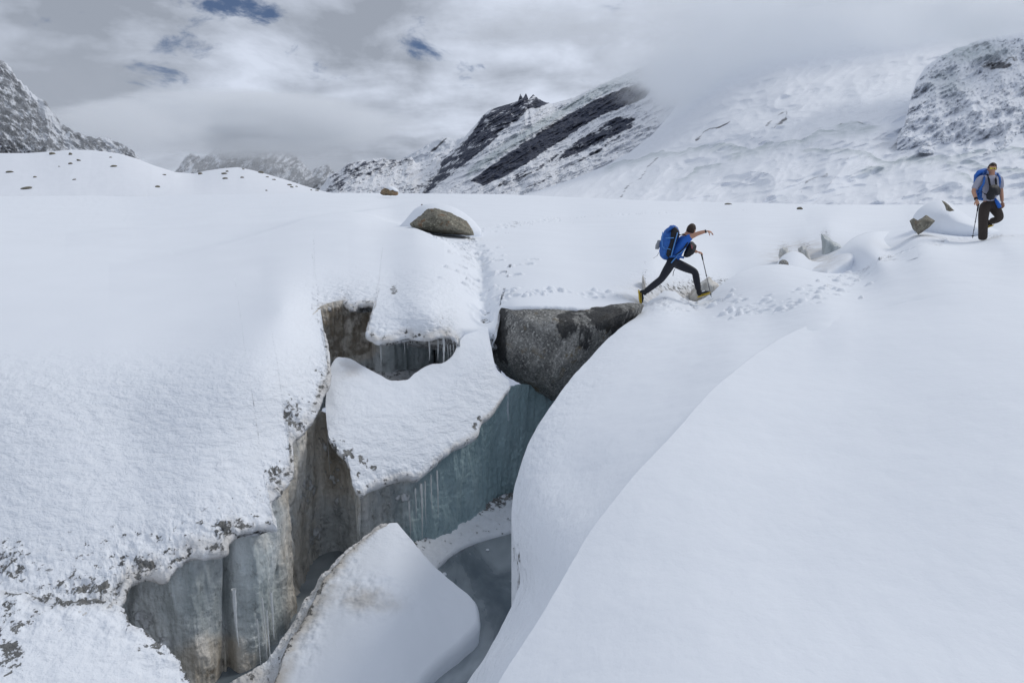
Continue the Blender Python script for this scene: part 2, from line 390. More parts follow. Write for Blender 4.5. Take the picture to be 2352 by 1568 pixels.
def plan_normal(row, k=25):
    """horizontal direction into the snow, to the left of the direction of travel"""
    w_ = np.ones(k)/k; sm = np.stack([np.convolve(np.pad(row[:, i], k//2, mode='edge'), w_, 'valid') for i in (0, 1)], -1)
    t = np.gradient(sm, axis=0); n = np.stack([-t[:, 1], t[:, 0], 0*t[:, 0]], -1)
    return n/(np.linalg.norm(n, axis=1)[:, None]+1e-9)
def build_snowfield():
    nc, nr = 2000, 330
    lip = curve(LIP, nc, True)
    al = np.arange(nc)*.034*1700/2000*1.17; jit = fbm(P3(al, 3.3), 6, .68)*9.0*(1+.7*sstep(700, 720, lip[:, 0])*sstep(900, 870, lip[:, 0])*(lip[:, 1] < 785))
    mask = sstep(1075, 1045, lip[:, 0])
    lx = lip[:, 0]+jit*mask*.7; ly = lip[:, 1]+fbm(P3(al*1.1, 9.3), 6, .68)*9.0*mask
    ly += 3.5*fbm(P3(np.arange(nc)*.06, 19.3), 4, .6)*sstep(1150, 1175, lip[:, 0])*sstep(1475, 1450, lip[:, 0])
    v = np.linspace(0, 1, nr)[:, None]
    # rows bunch up near the horizon where the ground is foreshortened
    v = v**1.35
    fx = lip[:, 2]; fy = far_y(fx)
    PX = fx*(1-v)+lx*v; PY = fy*(1-v)+ly*v
    wv = tps_F(PX, PY)
    # dips under the near bank to the right
    hid = np.interp(PX, [1480, 1530, 1600, 1700, 1780, 1900, 2000, 2060, 2130, 2450], [735, 735, 735, 670, 620, 612, 545, 530, 515, 480])
    wv = wv*(1-.16*sstep(0, 60, PY-hid)*(PX > 1480))
    wv = wv*(1-.05*sstep(752, 800, PY)*sstep(1040, 1066, PX)*(PX < 1150))
    P = world_from(PX, PY, wv)
    N = grid_normals(P); X, Y = P[..., 0], P[..., 1]
    dist = 1/wv
    edge = sstep(0.75, 1.0, v)*sstep(1050, 1030, lip[:, 0])[None]
    slope = sstep(760, 900, PY)*(PX < 1050)+sstep(590, 680, PY)*sstep(560, 900, PX)*sstep(1085, 1030, PX)
    slope = np.clip(slope, 0, 1)
    h = .05*fbm(P3(X*.35, Y*.35), 3)*sstep(200, 60, dist)
    h += .012*slope*fbm(P3(X*3.2, Y*3.2, P[..., 2]*8), 4)
    crust = blobs(PX, PY, [(20, 1290, 70, 50, .9), (200, 1350, 110, 30, 1), (320, 1290, 100, 22, .7), (510, 1212, 40, 20, .9), (668, 950, 26, 40, .9), (740, 885, 14, 60, .5), (250, 1250, 300, 40, .22), (640, 1090, 30, 30, .7), (60, 1480, 60, 60, .7)])
    h += (.05*edge+.07*crust)*fbm(P3(X*7, Y*7, P[..., 2]*9), 5, .65)
    # soft mounds of the plain
    pr = trail(tps_F, [(1075, 538), (1100, 590), (1105, 640), (1112, 690), (1122, 745)], 46, .20, (.09, .15), (.04, .09), 30)
    pr += trail(tps_F, [(1090, 530), (1180, 516), (1300, 502), (1450, 493), (1620, 487), (1720, 482)], 120, .34, (.09, .16), (.04, .09), 60)
    pr += trail(tps_F, [(1120, 700), (1200, 668), (1330, 672), (1460, 684)], 30, .16, (.05, .1), (.02, .045), 16)
    pr += trail(tps_F, [(985, 545), (1060, 560), (1100, 600)], 12, .15, (.1, .14), (.05, .08), 25)
    for (x, y) in ((1225, 596), (1212, 608), (1183, 632), (1150, 628)):
        q = world_from(np.array([x]), np.array([y]), tps_F(np.array([x]), np.array([y])))[0]; pr.append((q[0], q[1], .11, .08))
    # the trench trodden down beside the big boulder
    cx = np.interp(PY, [545, 600, 650, 700, 745], [1085, 1103, 1106, 1113, 1125])
    trench = np.exp(-((PX-cx)/17)**2)*sstep(545, 590, PY)*sstep(752, 700, PY)
    h -= trench*.13*(1+.5*fbm(P3(X*4, Y*4), 3))
    P = P+N*h[..., None]; P[..., 2] += stamp(P, pr)
    # drifts of the plain: long crests, gentle towards the viewer and steep behind
    for cx_, cy_, ca_, near_ in (([250, 400, 500, 620, 700, 760, 800, 860, 950, 1020, 1085], [618, 598, 578, 548, 527, 515, 512, 519, 541, 572, 612], [0, .07, .12, .18, .24, .27, .28, .28, .24, .16, 0], 80),
            ([150, 300, 450, 600, 780, 850, 930, 1000], [545, 533, 524, 518, 503, 492, 480, 470], [0, .08, .10, .12, .14, .16, .12, 0], 30), ([600, 800, 1000, 1300, 1550, 1700], [478, 470, 466, 470, 478, 484], [0, .10, .15, .15, .08, 0], 18)):
        t_ = PY-np.interp(PX, cx_, cy_); A_ = np.interp(PX, cx_, ca_)
        P[..., 2] += A_*np.where(t_ < 0, np.exp(-(t_/(near_*.13+3))**2), np.exp(-(t_/near_)**2))
    # the lip folds over and back under the snow
    last = P[-1]; rows = []
    back = np.stack([last[:, 0]*.0, np.ones(nc), 0*last[:, 0]], -1)
    tang = np.gradient(curve(np.stack([last[:, 0], last[:, 1]], -1), nc, False), axis=0) if False else None
    outd = -plan_normal(last)
    thick = (.16+.07*fbm(P3(np.arange(nc)*.03, 5), 3))
    for f, (o, z) in enumerate(((.035, -.03), (.04, -.09), (.0, -.5), (-.16, -.85), (-.5, -1.0), (-1.1, -1.05))):
        zz_ = -thick*abs(z) if abs(z) > .1 else z
        q = last+outd*o; q[:, 2] += zz_ if not np.isscalar(zz_) else zz_
        rows.append(q)
    # far edge falls away behind the horizon
    first = P[0]; fr = [first+first/np.linalg.norm(first, axis=1)[:, None]*a+np.array([0, 0, z]) for a, z in ((900, -40), (300, -8), (60, -1))]
    Pall = np.concatenate([np.array(fr), P, np.array(rows)], 0)
    def ext(a, top=0., bot=None):
        a = np.broadcast_to(a, P.shape[:2]); return np.concatenate([np.repeat(a[:1]*0+top, 3, 0), a, np.repeat(a[-1:] if bot is None else a[-1:]*bot, 6, 0)], 0)
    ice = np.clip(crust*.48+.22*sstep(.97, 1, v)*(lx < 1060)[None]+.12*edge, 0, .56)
    cleft = blobs(PX, PY, [(1600, 680, 44, 45, .5), (1540, 668, 60, 20, .42), (1482, 660, 8, 50, .36), (1655, 648, 45, 12, .42), (1800, 575, 16, 20, .4), (1846, 566, 20, 14, .4), (1895, 540, 14, 16, .4), (905, 668, 9, 14, .7)])
    ice = np.clip(ice+cleft, 0, 1)
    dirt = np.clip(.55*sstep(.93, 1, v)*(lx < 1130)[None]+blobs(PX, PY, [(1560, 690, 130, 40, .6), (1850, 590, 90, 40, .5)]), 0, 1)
    rip = np.clip(slope+.6*edge+blobs(PX, PY, [(1560, 650, 130, 60, .7), (1850, 570, 110, 50, .5)]), 0.04, 1)
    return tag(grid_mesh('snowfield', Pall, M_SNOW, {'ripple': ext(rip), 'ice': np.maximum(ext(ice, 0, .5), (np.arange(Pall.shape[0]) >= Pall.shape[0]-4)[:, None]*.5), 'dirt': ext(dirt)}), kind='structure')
snowfield = build_snowfield()

def ruled(name, A, B, tps, nr, nc, mat, dispf=None, attrf=None, skirt_a=None, skirt_b=None, dip=None, jit=(0, 0), power=1.0, jitb=0):
    """surface ruled between outline A (rows start) and outline B, depth from tps; skirts give it sides"""
    a, b = curve(A, nc), curve(B, nc)
    if jit[0]:
        k = np.arange(nc)/nc*jit[1]
        a[:, 0] += fbm(P3(k, 1.1), 4, .6)*jit[0]; a[:, 1] += fbm(P3(k, 7.7), 4, .6)*jit[0]
    if jitb:
        k = np.arange(nc)/nc*jit[1]
        b[:, 0] += fbm(P3(k, 21.1), 4, .6)*jitb; b[:, 1] += fbm(P3(k, 37.7), 4, .6)*jitb
    v = (np.linspace(0, 1, nr)**power)[:, None]
    PX = a[:, 0]*(1-v)+b[:, 0]*v; PY = a[:, 1]*(1-v)+b[:, 1]*v
    wv = tps(PX, PY)
    if dip is not None: wv = wv*dip(PX, PY)
    P = world_from(PX, PY, wv); N = grid_normals(P)
    if dispf is not None:
        d = dispf(P, PX, PY, v)
        if isinstance(d, tuple): P = P+N*d[0][..., None]; P[..., 2] += d[1]
        else: P = P+N*d[..., None]
    at_ = attrf(P, PX, PY, v) if attrf else {}
    top = skirt_a(P[0]) if skirt_a else []; bot = skirt_b(P[-1]) if skirt_b else []
    Pall = np.concatenate([np.array(top[::-1]).reshape(-1, nc, 3), P, np.array(bot).reshape(-1, nc, 3)], 0)
    def ext(x):
        x = np.broadcast_to(x, P.shape[:2]); return np.concatenate([np.repeat(x[:1], len(top), 0), x, np.repeat(x[-1:], len(bot), 0)], 0)
    base = {'ripple': 0.03, 'ice': 0., 'dirt': 0.}; base.update(at_)
    return grid_mesh(name, Pall, mat, {k: ext(x) for k, x in base.items()})
def away(row, offs, jitter=0.0):
    """rows that leave `row` going away from the viewer's side and down: (outwards, down)"""
    d = row.copy(); d[:, 2] = 0; d /= np.linalg.norm(d, axis=1)[:, None]
    return [row+d*o+np.array([0, 0, -z]) for o, z in offs]

# ---- the bank on the right, its inner shoulder and trail (E1)
E1_C = [(1010, 1700), (1070, 1568), (1118, 1500), (1160, 1425), (1188, 1360), (1197, 1325), (1190, 1280), (1180, 1230), (1176, 1185), (1180, 1130), (1192, 1080), (1206, 1040), (1238, 972), (1266, 930), (1300, 882), (1350, 828), (1400, 775), (1440, 742), (1466, 722), (1478, 700), (1505, 682),
    (1530, 667), (1548, 668), (1572, 686), (1598, 691), (1625, 680), (1655, 655), (1700, 625), (1740, 611), (1785, 606), (1830, 611), (1870, 622), (1920, 628), (1965, 624), (2010, 602), (2045, 572), (2085, 545), (2120, 530), (2200, 514), (2300, 502), (2450, 490), (2800, 482), (3300, 478)]
E1_PTS = [(1010, 1700, 3.6), (1070, 1568, 4.2), (1160, 1430, 4.7), (1197, 1330, 5.2), (1178, 1230, 5.8), (1177, 1150, 6.4), (1200, 1060, 7), (1240, 970, 7.8), (1300, 880, 9), (1350, 828, 9.9), (1430, 750, 11.6), (1470, 712, 12.8), (1530, 667, 13.8), (1600, 691, 13.9),
    (1655, 655, 14.3), (1700, 625, 15), (1785, 606, 15.5), (1920, 628, 14.9), (1975, 620, 15.3), (2045, 572, 16.2), (1330, 1100, None, -2.3), (1250, 1300, None, -2.45), (1400, 1000, None, -2.15), (1520, 850, None, -2.0), (1600, 760, None, -1.95), (1640, 705, None, -1.93), (1680, 820, None, -1.72), (1760, 720, None, -1.72),
    (1760, 660, None, -1.58), (1900, 700, None, -1.45), (2100, 650, None, -1.2), (2420, 620, None, -1.0), (3300, 640, None, -1.0), (3300, 720, None, -1.2), (2300, 580, None, -.92), (1150, 1568, None, -2.35), (1860, 735, None, -1.5)] + RIGHT
tps_E1 = TPS(E1_PTS, 3e-4)
E2_C = [(1000, 1800), (1085, 1650), (1140, 1568), (1180, 1505), (1230, 1432), (1310, 1296), (1355, 1220), (1400, 1160), (1465, 1082), (1540, 1000), (1610, 920), (1680, 855), (1760, 796), (1860, 742), (1960, 705), (2100, 672), (2250, 655), (2450, 645), (2800, 635), (3300, 625)]
def e2_y(x): c = np.array(E2_C); return np.interp(x, c[:, 0], c[:, 1])
def e1_disp(P, PX, PY, v):
    X, Y = P[..., 0], P[..., 1]
    h = .03*fbm(P3(X*.5, Y*.5, 4), 3)
    h += .010*fbm(P3(X*2.5, Y*2.5, P[..., 2]*3), 3)
    h += .045*np.exp(-(PX-1530)**2/60**2-(PY-705)**2/16**2)*fbm(P3(X*7, Y*7), 4, .6)
    pr = trail(tps_E1, [(1490, 692), (1540, 700), (1620, 692), (1700, 694), (1760, 700), (1810, 697), (1880, 668), (1930, 648), (1970, 625)], 80, .17, (.04, .08), (.02, .045), 30)
    pr += trail(tps_E1, [(1700, 700), (1780, 712), (1860, 690)], 20, .2, (.05, .08), (.02, .04), 8)
    pr += trail(tps_E1, [(1970, 625), (2040, 592), (2110, 566), (2180, 552), (2260, 545), (2400, 540)], 52, .07, (.05, .08), (.025, .05), 14)
    return h, stamp(P, pr)
def e1_attr(P, PX, PY, v):
    inner = sstep(.35, 0, v)*sstep(700, 900, PY)
    return {'ripple': np.clip(.6*inner+.4*sstep(900, 1200, PY)*sstep(1.0, .1, v)+.03, 0, 1), 'ice': blobs(PX, PY, [(1190, 1300, 10, 50, .4)]), 'dirt': 0*PX}
bank = ruled('snow_bank', E1_C, [(x+(.0 if x > 1900 else 10+.0*x), y) for x, y in
    [(1200, 1750), (1230, 1640), (1270, 1560), (1300, 1500), (1330, 1450), (1360, 1400), (1390, 1350), (1420, 1300), (1450, 1260), (1480, 1210), (1510, 1170), (1550, 1120), (1600, 1070), (1640, 1020), (1680, 980), (1720, 930), (1750, 890), (1780, 870), (1810, 850), (1840, 830),
     (1860, 822), (1870, 818), (1880, 812), (1890, 808), (1900, 803), (1910, 800), (1925, 795), (1940, 790), (1955, 786), (1970, 780), (1990, 775), (2010, 770), (2040, 765), (2070, 760), (2100, 755), (2150, 745), (2200, 740), (2280, 735), (2360, 730), (2450, 725), (2800, 715), (3300, 705)]],
    tps_E1, 230, 1050, M_SNOW, e1_disp, e1_attr, power=1.15,
    skirt_a=lambda r: away(r, ((.04, .10), (.10, .35), (.10, .8), (.0, 1.8), (.1, 3.4))),
    dip=lambda PX, PY: 1-.10*sstep(5, 90, PY-e2_y(PX)))
tag(bank, kind='structure')
# low swell behind it
tps_E1b = TPS([(1770, 620, 16.4), (1800, 587, 16.8), (1830, 577, 17), (1860, 600, 16.8), (1900, 600, 16.8), (1935, 572, 17.0), (1965, 548, 17.6), (1830, 640, 15.5), (1950, 640, 15.0), (1975, 620, 15.5), (2010, 540, 17.9), (2045, 570, 16.5)] + RIGHT, 3e-4)
sw = ruled('snow_swell', [(1766, 640), (1784, 606), (1798, 587), (1822, 577), (1842, 582), (1860, 597), (1885, 602), (1905, 594), (1930, 572), (1958, 548), (1990, 534), (2030, 530), (2100, 527)],
    [(1770, 690), (1800, 685), (1830, 680), (1850, 680), (1880, 680), (1910, 680), (1930, 680), (1950, 675), (1980, 665), (2000, 650), (2030, 630), (2060, 610), (2110, 590)],
    tps_E1b, 60, 200, M_SNOW, None, None, skirt_a=lambda r: away(r, ((.1, .12), (.25, .6), (.3, 2.0))),
    dip=lambda PX, PY: (1-.012*sstep(2000, 2100, PX))*(1-.02*sstep(-5, 40, PY-np.interp(PX, [1785, 1920, 2010, 2120], [606, 628, 606, 548]))))
tag(sw, kind='structure')

# ---- nearest bank, where the photographer stands (E2)
E2_PTS = [(1000, 1800, 2.5), (1140, 1568, 2.9), (1230, 1432, 3.2), (1310, 1296, 3.6), (1400, 1160, 4.05), (1540, 1000, 4.9), (1680, 855, 6.4), (1860, 742, None, -1.5), (2100, 650, None, -1.2), (1900, 700, None, -1.45), (2420, 620, None, -1.0), (1970, 705, None, -1.4),
    (1700, 1568, None, -1.66), (2450, 1568, None, -1.55), (2420, 1100, None, -1.35), (1900, 1100, None, -1.6), (2400, 850, None, -1.22), (1800, 1300, None, -1.66), (1500, 1300, None, -1.76), (1980, 820, None, -1.48), (1400, 1800, None, -1.75), (2420, 1800, None, -1.6), (3300, 700, None, -1.15), (3300, 1200, None, -1.4), (3300, 1700, None, -1.6)]
tps_E2 = TPS(E2_PTS)
near = ruled('snow_foreground', E2_C, [(1100, 2000), (1250, 2000), (1400, 2000), (1500, 2000), (1600, 2000), (1700, 2000), (1800, 2000), (1900, 2000), (2000, 2000), (2080, 2000), (2160, 2000), (2230, 2000), (2300, 2000), (2400, 2000), (2500, 2000), (2560, 2000), (2600, 2000), (2750, 2000), (3100, 2000), (3500, 2000)],
    tps_E2, 260, 560, M_SNOW, lambda P, PX, PY, v: .018*fbm(P3(P[..., 0]*.9, P[..., 1]*.9), 3)+.004*fbm(P3(P[..., 0]*6, P[..., 1]*6), 3),
    lambda P, PX, PY, v: {'ripple': np.full(PX.shape, .10)}, power=1.2,
    dip=lambda PX, PY: 1+(tps_E1(PX, PY)/tps_E2(PX, PY)*.9995-1)*sstep(1850, 1960, PX)*sstep(150, 20, PY-e2_y(PX)),
    skirt_a=lambda r: away(r, ((.0, .05), (.03, .25), (.12, .7), (.3, 1.4))))
tag(near, kind='structure')

# ---- snow ledge in the near left corner
tps_G = TPS([(-200, 1350, None, -3.72), (0, 1370, None, -3.75), (250, 1385, None, -3.82), (330, 1440, None, -3.95), (400, 1500, None, -4.1), (435, 1570, None, -4.25), (0, 1500, None, -3.9), (200, 1500, None, -3.95), (0, 1700, None, -4.1), (300, 1700, None, -4.3)])
led = ruled('snow_ledge', [(-250, 1330), (-60, 1352), (60, 1362), (150, 1378), (200, 1374), (250, 1383), (285, 1400), (300, 1432), (335, 1448), (368, 1478), (398, 1500), (420, 1530), (436, 1572), (450, 1660)],
    [(-250, 1720), (-150, 1720), (-50, 1720), (30, 1720), (80, 1720), (120, 1720), (160, 1720), (200, 1720), (240, 1720), (280, 1720), (310, 1720), (340, 1720), (370, 1720), (400, 1720)],
    tps_G, 130, 420, M_SNOW, lambda P, PX, PY, v: .05*fbm(P3(P[..., 0]*5, P[..., 1]*5, P[..., 2]*6), 4, .55)*(.35+sstep(.4, 0, v)),
    lambda P, PX, PY, v: {'ripple': .9-.3*sstep(.3, .8, v), 'ice': np.clip(.45*sstep(.06, 0, v)+blobs(PX, PY, [(20, 1505, 40, 55, 1.1), (10, 1420, 80, 50, .7), (180, 1370, 90, 25, .7), (360, 1490, 40, 22, .7), (425, 1545, 14, 40, .6)])*.55, 0, .7), 'dirt': .3*sstep(.1, 0, v)},
    jit=(8, 40), skirt_a=lambda r: away(r, ((.03, .06), (.02, .3), (.2, 1.0))))
tag(led, kind='structure')

# ---- snow apron between the two ice walls
SLAB_T = [(752, 985), (748, 930), (752, 880), (760, 840), (778, 820), (800, 822), (830, 838), (870, 860), (905, 874), (930, 873), (955, 855), (985, 838), (1020, 832), (1042, 812), (1052, 790), (1068, 768), (1088, 754), (1112, 750), (1128, 795), (1140, 845), (1168, 872)]
SLAB_B = [(755, 1005), (770, 1025), (788, 1042), (800, 1062), (806, 1086), (812, 1112), (828, 1130), (850, 1114), (880, 1105), (920, 1090), (960, 1088), (985, 1070), (1015, 1045), (1045, 1022), (1075, 1008), (1098, 992), (1104, 968), (1130, 945), (1150, 915), (1172, 885)]
tps_B = TPS([(752, 960, 9.7), (760, 840, 10.6), (800, 822, 10.8), (905, 874, 10.6), (985, 838, 11.0), (1045, 812, 11.25), (1060, 765, 11.75), (1095, 740, 12.15), (1130, 790, 11.55), (1165, 875, 11.3),
    (800, 1130, 9.15), (770, 1020, 9.45), (880, 1105, 9.45), (985, 1070, 9.8), (1100, 990, 10.45), (1150, 915, 11.0), (900, 980, 9.95), (1050, 900, 10.75)])
def slab_attr(P, PX, PY, v):
    holes = blobs(PX, PY, [(800, 1040, 16, 16, 1), (835, 1062, 14, 18, .95), (860, 1075, 8, 10, .9), (775, 1020, 18, 12, .9), (1090, 975, 12, 16, .75), (1100, 960, 8, 10, .7), (820, 1095, 12, 12, .7)])
    return {'ripple': np.clip(.25+.6*sstep(.1, .5, v), 0, 1), 'ice': np.clip(holes*.62+.25*sstep(.96, 1, v), 0, 1), 'dirt': np.clip(blobs(PX, PY, [(800, 845, 35, 30, .45)])+.45*sstep(.93, 1, v), 0, 1)}
slab = ruled('snow_apron', SLAB_T, SLAB_B, tps_B, 150, 520, M_SNOW,
    lambda P, PX, PY, v: .015*fbm(P3(P[..., 0]*3, P[..., 1]*3, P[..., 2]*4), 4)+.06*sstep(.78, 1, v)*sstep(1180, 900, PX+.0*PY)*fbm(P3(P[..., 0]*6, P[..., 1]*6, P[..., 2]*6), 4, .6), slab_attr, jit=(1.5, 30), jitb=4,
    skirt_a=lambda r: away(r, ((.08, .05), (.2, .3), (.25, .8))), skirt_b=lambda r: [r+plan_normal(r, 61)*o+np.array([0, 0, -z]) for o, z in ((-.01, .03), (.01, .09), (.08, .14), (.25, .16))])
tag(slab, kind='structure')

# ============================================================ ICE WALLS (upright curtains over a line on plan)
def curtain(name, line, zbot, nz, ns, amp, attrf, seed=0, frq=2.2, mat=None, lobes=None):
    pts = []
    for (px, py, s, *e) in line: v_ = at(px, py, s); pts.append((v_.x, v_.y, v_.z+(e[0] if e else 0)))
    c = curve(pts, ns); zt = c[:, 2]; c = c[:, :2]
    L = np.concatenate([[0], np.cumsum(np.hypot(*np.diff(c, axis=0).T))])
    t = np.gradient(c, axis=0); n = np.stack([t[:, 1], -t[:, 0]], -1); n /= np.linalg.norm(n, axis=1)[:, None]
    if (n*(-c)).sum() < 0: n = -n
    zb = np.interp(L/L[-1], np.linspace(0, 1, len(zbot)), zbot)
    v = np.linspace(0, 1, nz)[:, None]; Z = zt*(1-v)+zb*v
    S = np.broadcast_to(L, Z.shape)
    bx = 1176+F*c[:, 0]/np.maximum(c[:, 1]*CT-Z*ST, .1)
    fl = fbm(P3(S*frq, Z*.35, seed), 4, .5, ridged=True)
    d = amp*(fl*.45+.9*fbm(P3(S*.8, Z*.55, seed+9), 3))+.22*amp*fbm(P3(S*7, Z*1.6, seed+4), 5, .62)+.10*amp*fbm(P3(S*9, Z*9, seed+7), 3)
    if lobes is not None: d = d+lobes(bx, Z)
    X = c[:, 0]+n[:, 0]*d; Y = c[:, 1]+n[:, 1]*d
    P = np.stack([X, Y, Z], -1)
    r = P/np.maximum((P[..., 1]*CT-P[..., 2]*ST), .1)[..., None]
    PX = 1176+F*r[..., 0]; PY = 784-F*(r[..., 2]*CT+r[..., 1]*ST)
    o = grid_mesh(name, P, mat or M_ICE, attrf(P, PX, PY, fl))
    return tag(o, kind='structure'), P, n
def lobe(x, c_, w_, k): return k*np.sqrt(np.clip(1-((x-c_)/w_)**2, 0, 1))
def wall_lobes(x, Z):
    sw_ = 10*np.sin(Z*2.1)
    return lobe(x+sw_, 410, 112, .26)+lobe(x+sw_*.5, 578, 54, .20)+lobe(x, 655, 24, .13)+lobe(x-sw_*.6, 694, 17, .11)+lobe(x, 722, 12, .07)-.14-.20*np.exp(-((x-(528-6*(Z+4.5)))/9)**2)
def wall_attr(P, PX, PY, fl):
    teal = sstep(900, 1010, PX+.35*(PY-1100))
    teal = np.maximum(teal, .30*blobs(PX, PY, [(590, 1350, 60, 180, 1), (430, 1370, 90, 90, .7)]))
    brown = blobs(PX, PY, [(790, 1000, 130, 170, .95), (700, 1130, 60, 120, .6), (490, 1530, 110, 80, 1.05), (780, 750, 90, 90, 1.05), (860, 1160, 120, 60, .45), (690, 1300, 60, 220, .72), (665, 1090, 40, 110, .75), (600, 1240, 40, 40, .35), (640, 1480, 50, 70, .35), (940, 1080, 50, 50, .5), (930, 1190, 60, 60, .35)])
    frost = blobs(PX, PY, [(735, 1230, 30, 80, .46), (710, 1130, 24, 40, .46), (770, 1080, 40, 50, .42), (745, 1020, 18, 60, .40), (925, 1140, 26, 14, .6), (330, 1420, 40, 40, .42), (385, 1475, 40, 26, .6), (780, 1150, 20, 60, .35), (1000, 1160, 50, 8, .2), (890, 1160, 30, 16, .5), (660, 1420, 20, 30, .3)])
    return {'teal': teal, 'brown': brown, 'frost': frost}
curtain('ice_wall', [(60, 1470, 6.35), (200, 1410, 6.75), (300, 1320, 7.1, .05), (420, 1268, 7.3, .05), (530, 1222, 7.55, .05), (612, 1180, 8.0, .12), (650, 1080, 8.6, .12), (668, 1000, 9.2, .06), (716, 930, 9.75, .05), (748, 950, 10.0, -.02), (800, 1040, 9.6), (812, 1100, 9.35), (860, 1105, 9.55), (960, 1082, 9.95), (1060, 1008, 10.55), (1120, 955, 11.0), (1170, 890, 11.5), (1300, 900, 13.2)],
    [-6.2], 330, 1100, .20, wall_attr, 0, lobes=wall_lobes)
def cave_attr(P, PX, PY, fl):
    brown = np.clip(sstep(915, 830, PX)*sstep(870, 800, PY)*.9+blobs(PX, PY, [(800, 745, 46, 34, 1.25), (780, 770, 80, 50, .9)]), 0, 1.1)
    return {'teal': .35*sstep(850, 930, PX), 'brown': brown, 'frost': .3*sstep(900, 860, PX)*sstep(800, 850, PY)}
curtain('ice_cave_wall', [(690, 745, 10.9), (725, 708, 11.75), (775, 690, 12.15), (850, 688, 12.45), (880, 740, 12.2), (930, 758, 12.6), (975, 762, 12.9), (1000, 762, 13.6), (1020, 762, 12.6), (1050, 775, 12.1), (1085, 800, 12.0), (1130, 830, 12.2)],
    [-3.6], 160, 420, .20, cave_attr, 5, 3.5)
# snow floor of the hollow
cf = []
for v in np.linspace(0, 1, 40): cf.append([list(at(840+240*u, 890-75*v, 1)*1.0) for u in np.linspace(0, 1, 80)])
cf = np.array(cf); cf = cf*(-3.05/cf[..., 2])[..., None]; cf[..., 2] += .12*fbm(P3(cf[..., 0]*2, cf[..., 1]*2), 4)
tag(grid_mesh('cave_floor_snow', cf, M_SNOW, {'ripple': .2, 'ice': .35+.3*fbm(P3(cf[..., 0]*2, cf[..., 1]*2, 3), 2), 'dirt': .35}), kind='structure')

# ============================================================ CREVASSE FLOOR
tps_C = TPS([(895, 1197, None, -4.25), (1098, 1400, None, -4.95), (950, 1568, None, -5.1), (1010, 1500, None, -5.05), (640, 1568, None, -4.95), (700, 1400, None, -4.75), (745, 1330, None, -4.6), (830, 1240, None, -4.4), (850, 1450, None, -4.72), (980, 1380, None, -4.75), (1000, 1310, None, -4.75), (900, 1320, None, -4.5)])
pile = ruled('snow_cone', [(570, 1700), (612, 1600), (640, 1545), (662, 1480), (695, 1425), (718, 1385), (740, 1338), (790, 1278), (835, 1238), (870, 1214), (893, 1199)],
    [(800, 1720), (905, 1640), (950, 1568), (1000, 1512), (1060, 1462), (1094, 1418), (1092, 1390), (1045, 1340), (1000, 1302), (955, 1252), (912, 1200)],
    tps_C, 150, 330, M_SNOW, lambda P, PX, PY, v: .02*fbm(P3(P[..., 0]*2, P[..., 1]*2), 3)+.05*blobs(PX, PY, [(850, 1370, 90, 50, 1), (700, 1420, 50, 120, .9), (780, 1300, 50, 60, .7)])*fbm(P3(P[..., 0]*7, P[..., 1]*7), 4, .6),
    lambda P, PX, PY, v: {'ripple': np.clip(.10+.5*sstep(.15, 0, v)+.5*sstep(1300, 1220, PY), 0, 1), 'ice': .42*sstep(.05, 0, v), 'dirt': np.clip(.8*sstep(.16, 0, v)+blobs(PX, PY, [(830, 1370, 60, 34, .6), (870, 1380, 60, 30, .4)]), 0, 1)},
    jit=(6, 30), jitb=1.5, skirt_a=lambda r: [r+np.array([-.05, .03, -.1]), r+np.array([-.2, .1, -.6]), r+np.array([-.2, .1, -1.6])],
    skirt_b=lambda r: [r+np.array([.03, -.01, -.03]), r+np.array([.05, -.03, -.10]), r+np.array([.03, -.01, -.28]), r+np.array([.02, 0, -1.2])])
tag(pile, kind='structure')
tps_R = TPS([(440, 1580, None, -5.05), (560, 1560, None, -5.0), (640, 1480, None, -4.9), (700, 1400, None, -4.75), (740, 1330, None, -4.6), (520, 1500, None, -4.95), (640, 1400, None, -4.8), (700, 1320, None, -4.65), (650, 1640, None, -5.2), (820, 1200, None, -4.3), (870, 1200, None, -4.35)])
rub = ruled('ice_rubble', [(440, 1590), (520, 1565), (585, 1525), (628, 1485), (650, 1450), (680, 1402), (706, 1357), (734, 1318), (780, 1272), (825, 1233), (862, 1206), (888, 1193)],
    [(440, 1700), (580, 1680), (650, 1620), (680, 1540), (700, 1480), (720, 1430), (745, 1380), (790, 1320), (830, 1280), (865, 1250), (895, 1230)],
    tps_R, 90, 420, M_SNOW, lambda P, PX, PY, v: .10*fbm(P3(P[..., 0]*3.5, P[..., 1]*3.5), 5, .62)-.05, lambda P, PX, PY, v: {'ripple': .8+0*PX, 'ice': .18+0*PX, 'dirt': .55+0*PX}, skirt_a=lambda r: away(r, ((.1, .3), (.3, .9))))
tag(rub, kind='structure')
tps_S = TPS([(930, 1250, None, -5.0), (1040, 1180, None, -5.0), (1180, 1135, None, -5.0), (1000, 1300, None, -5.24), (1060, 1255, None, -5.24), (1185, 1212, None, -5.24)])
beach = ruled('snow_shore', [(900, 1275), (940, 1240), (985, 1205), (1040, 1172), (1080, 1160), (1130, 1145), (1200, 1120)],
    [(985, 1318), (1004, 1298), (1030, 1272), (1064, 1250), (1105, 1234), (1150, 1222), (1210, 1205)],
    tps_S, 60, 200, M_SNOW, lambda P, PX, PY, v: .04*fbm(P3(P[..., 0]*5, P[..., 1]*5), 4),
    lambda P, PX, PY, v: {'ripple': .25+0*PX, 'ice': .62*sstep(.5, 0, v)+.1, 'dirt': .1+0*PX}, jit=(6, 14), skirt_b=lambda r: [r+np.array([.0, -.02, -.05]), r+np.array([.0, .02, -.3])])
tag(beach, kind='structure')
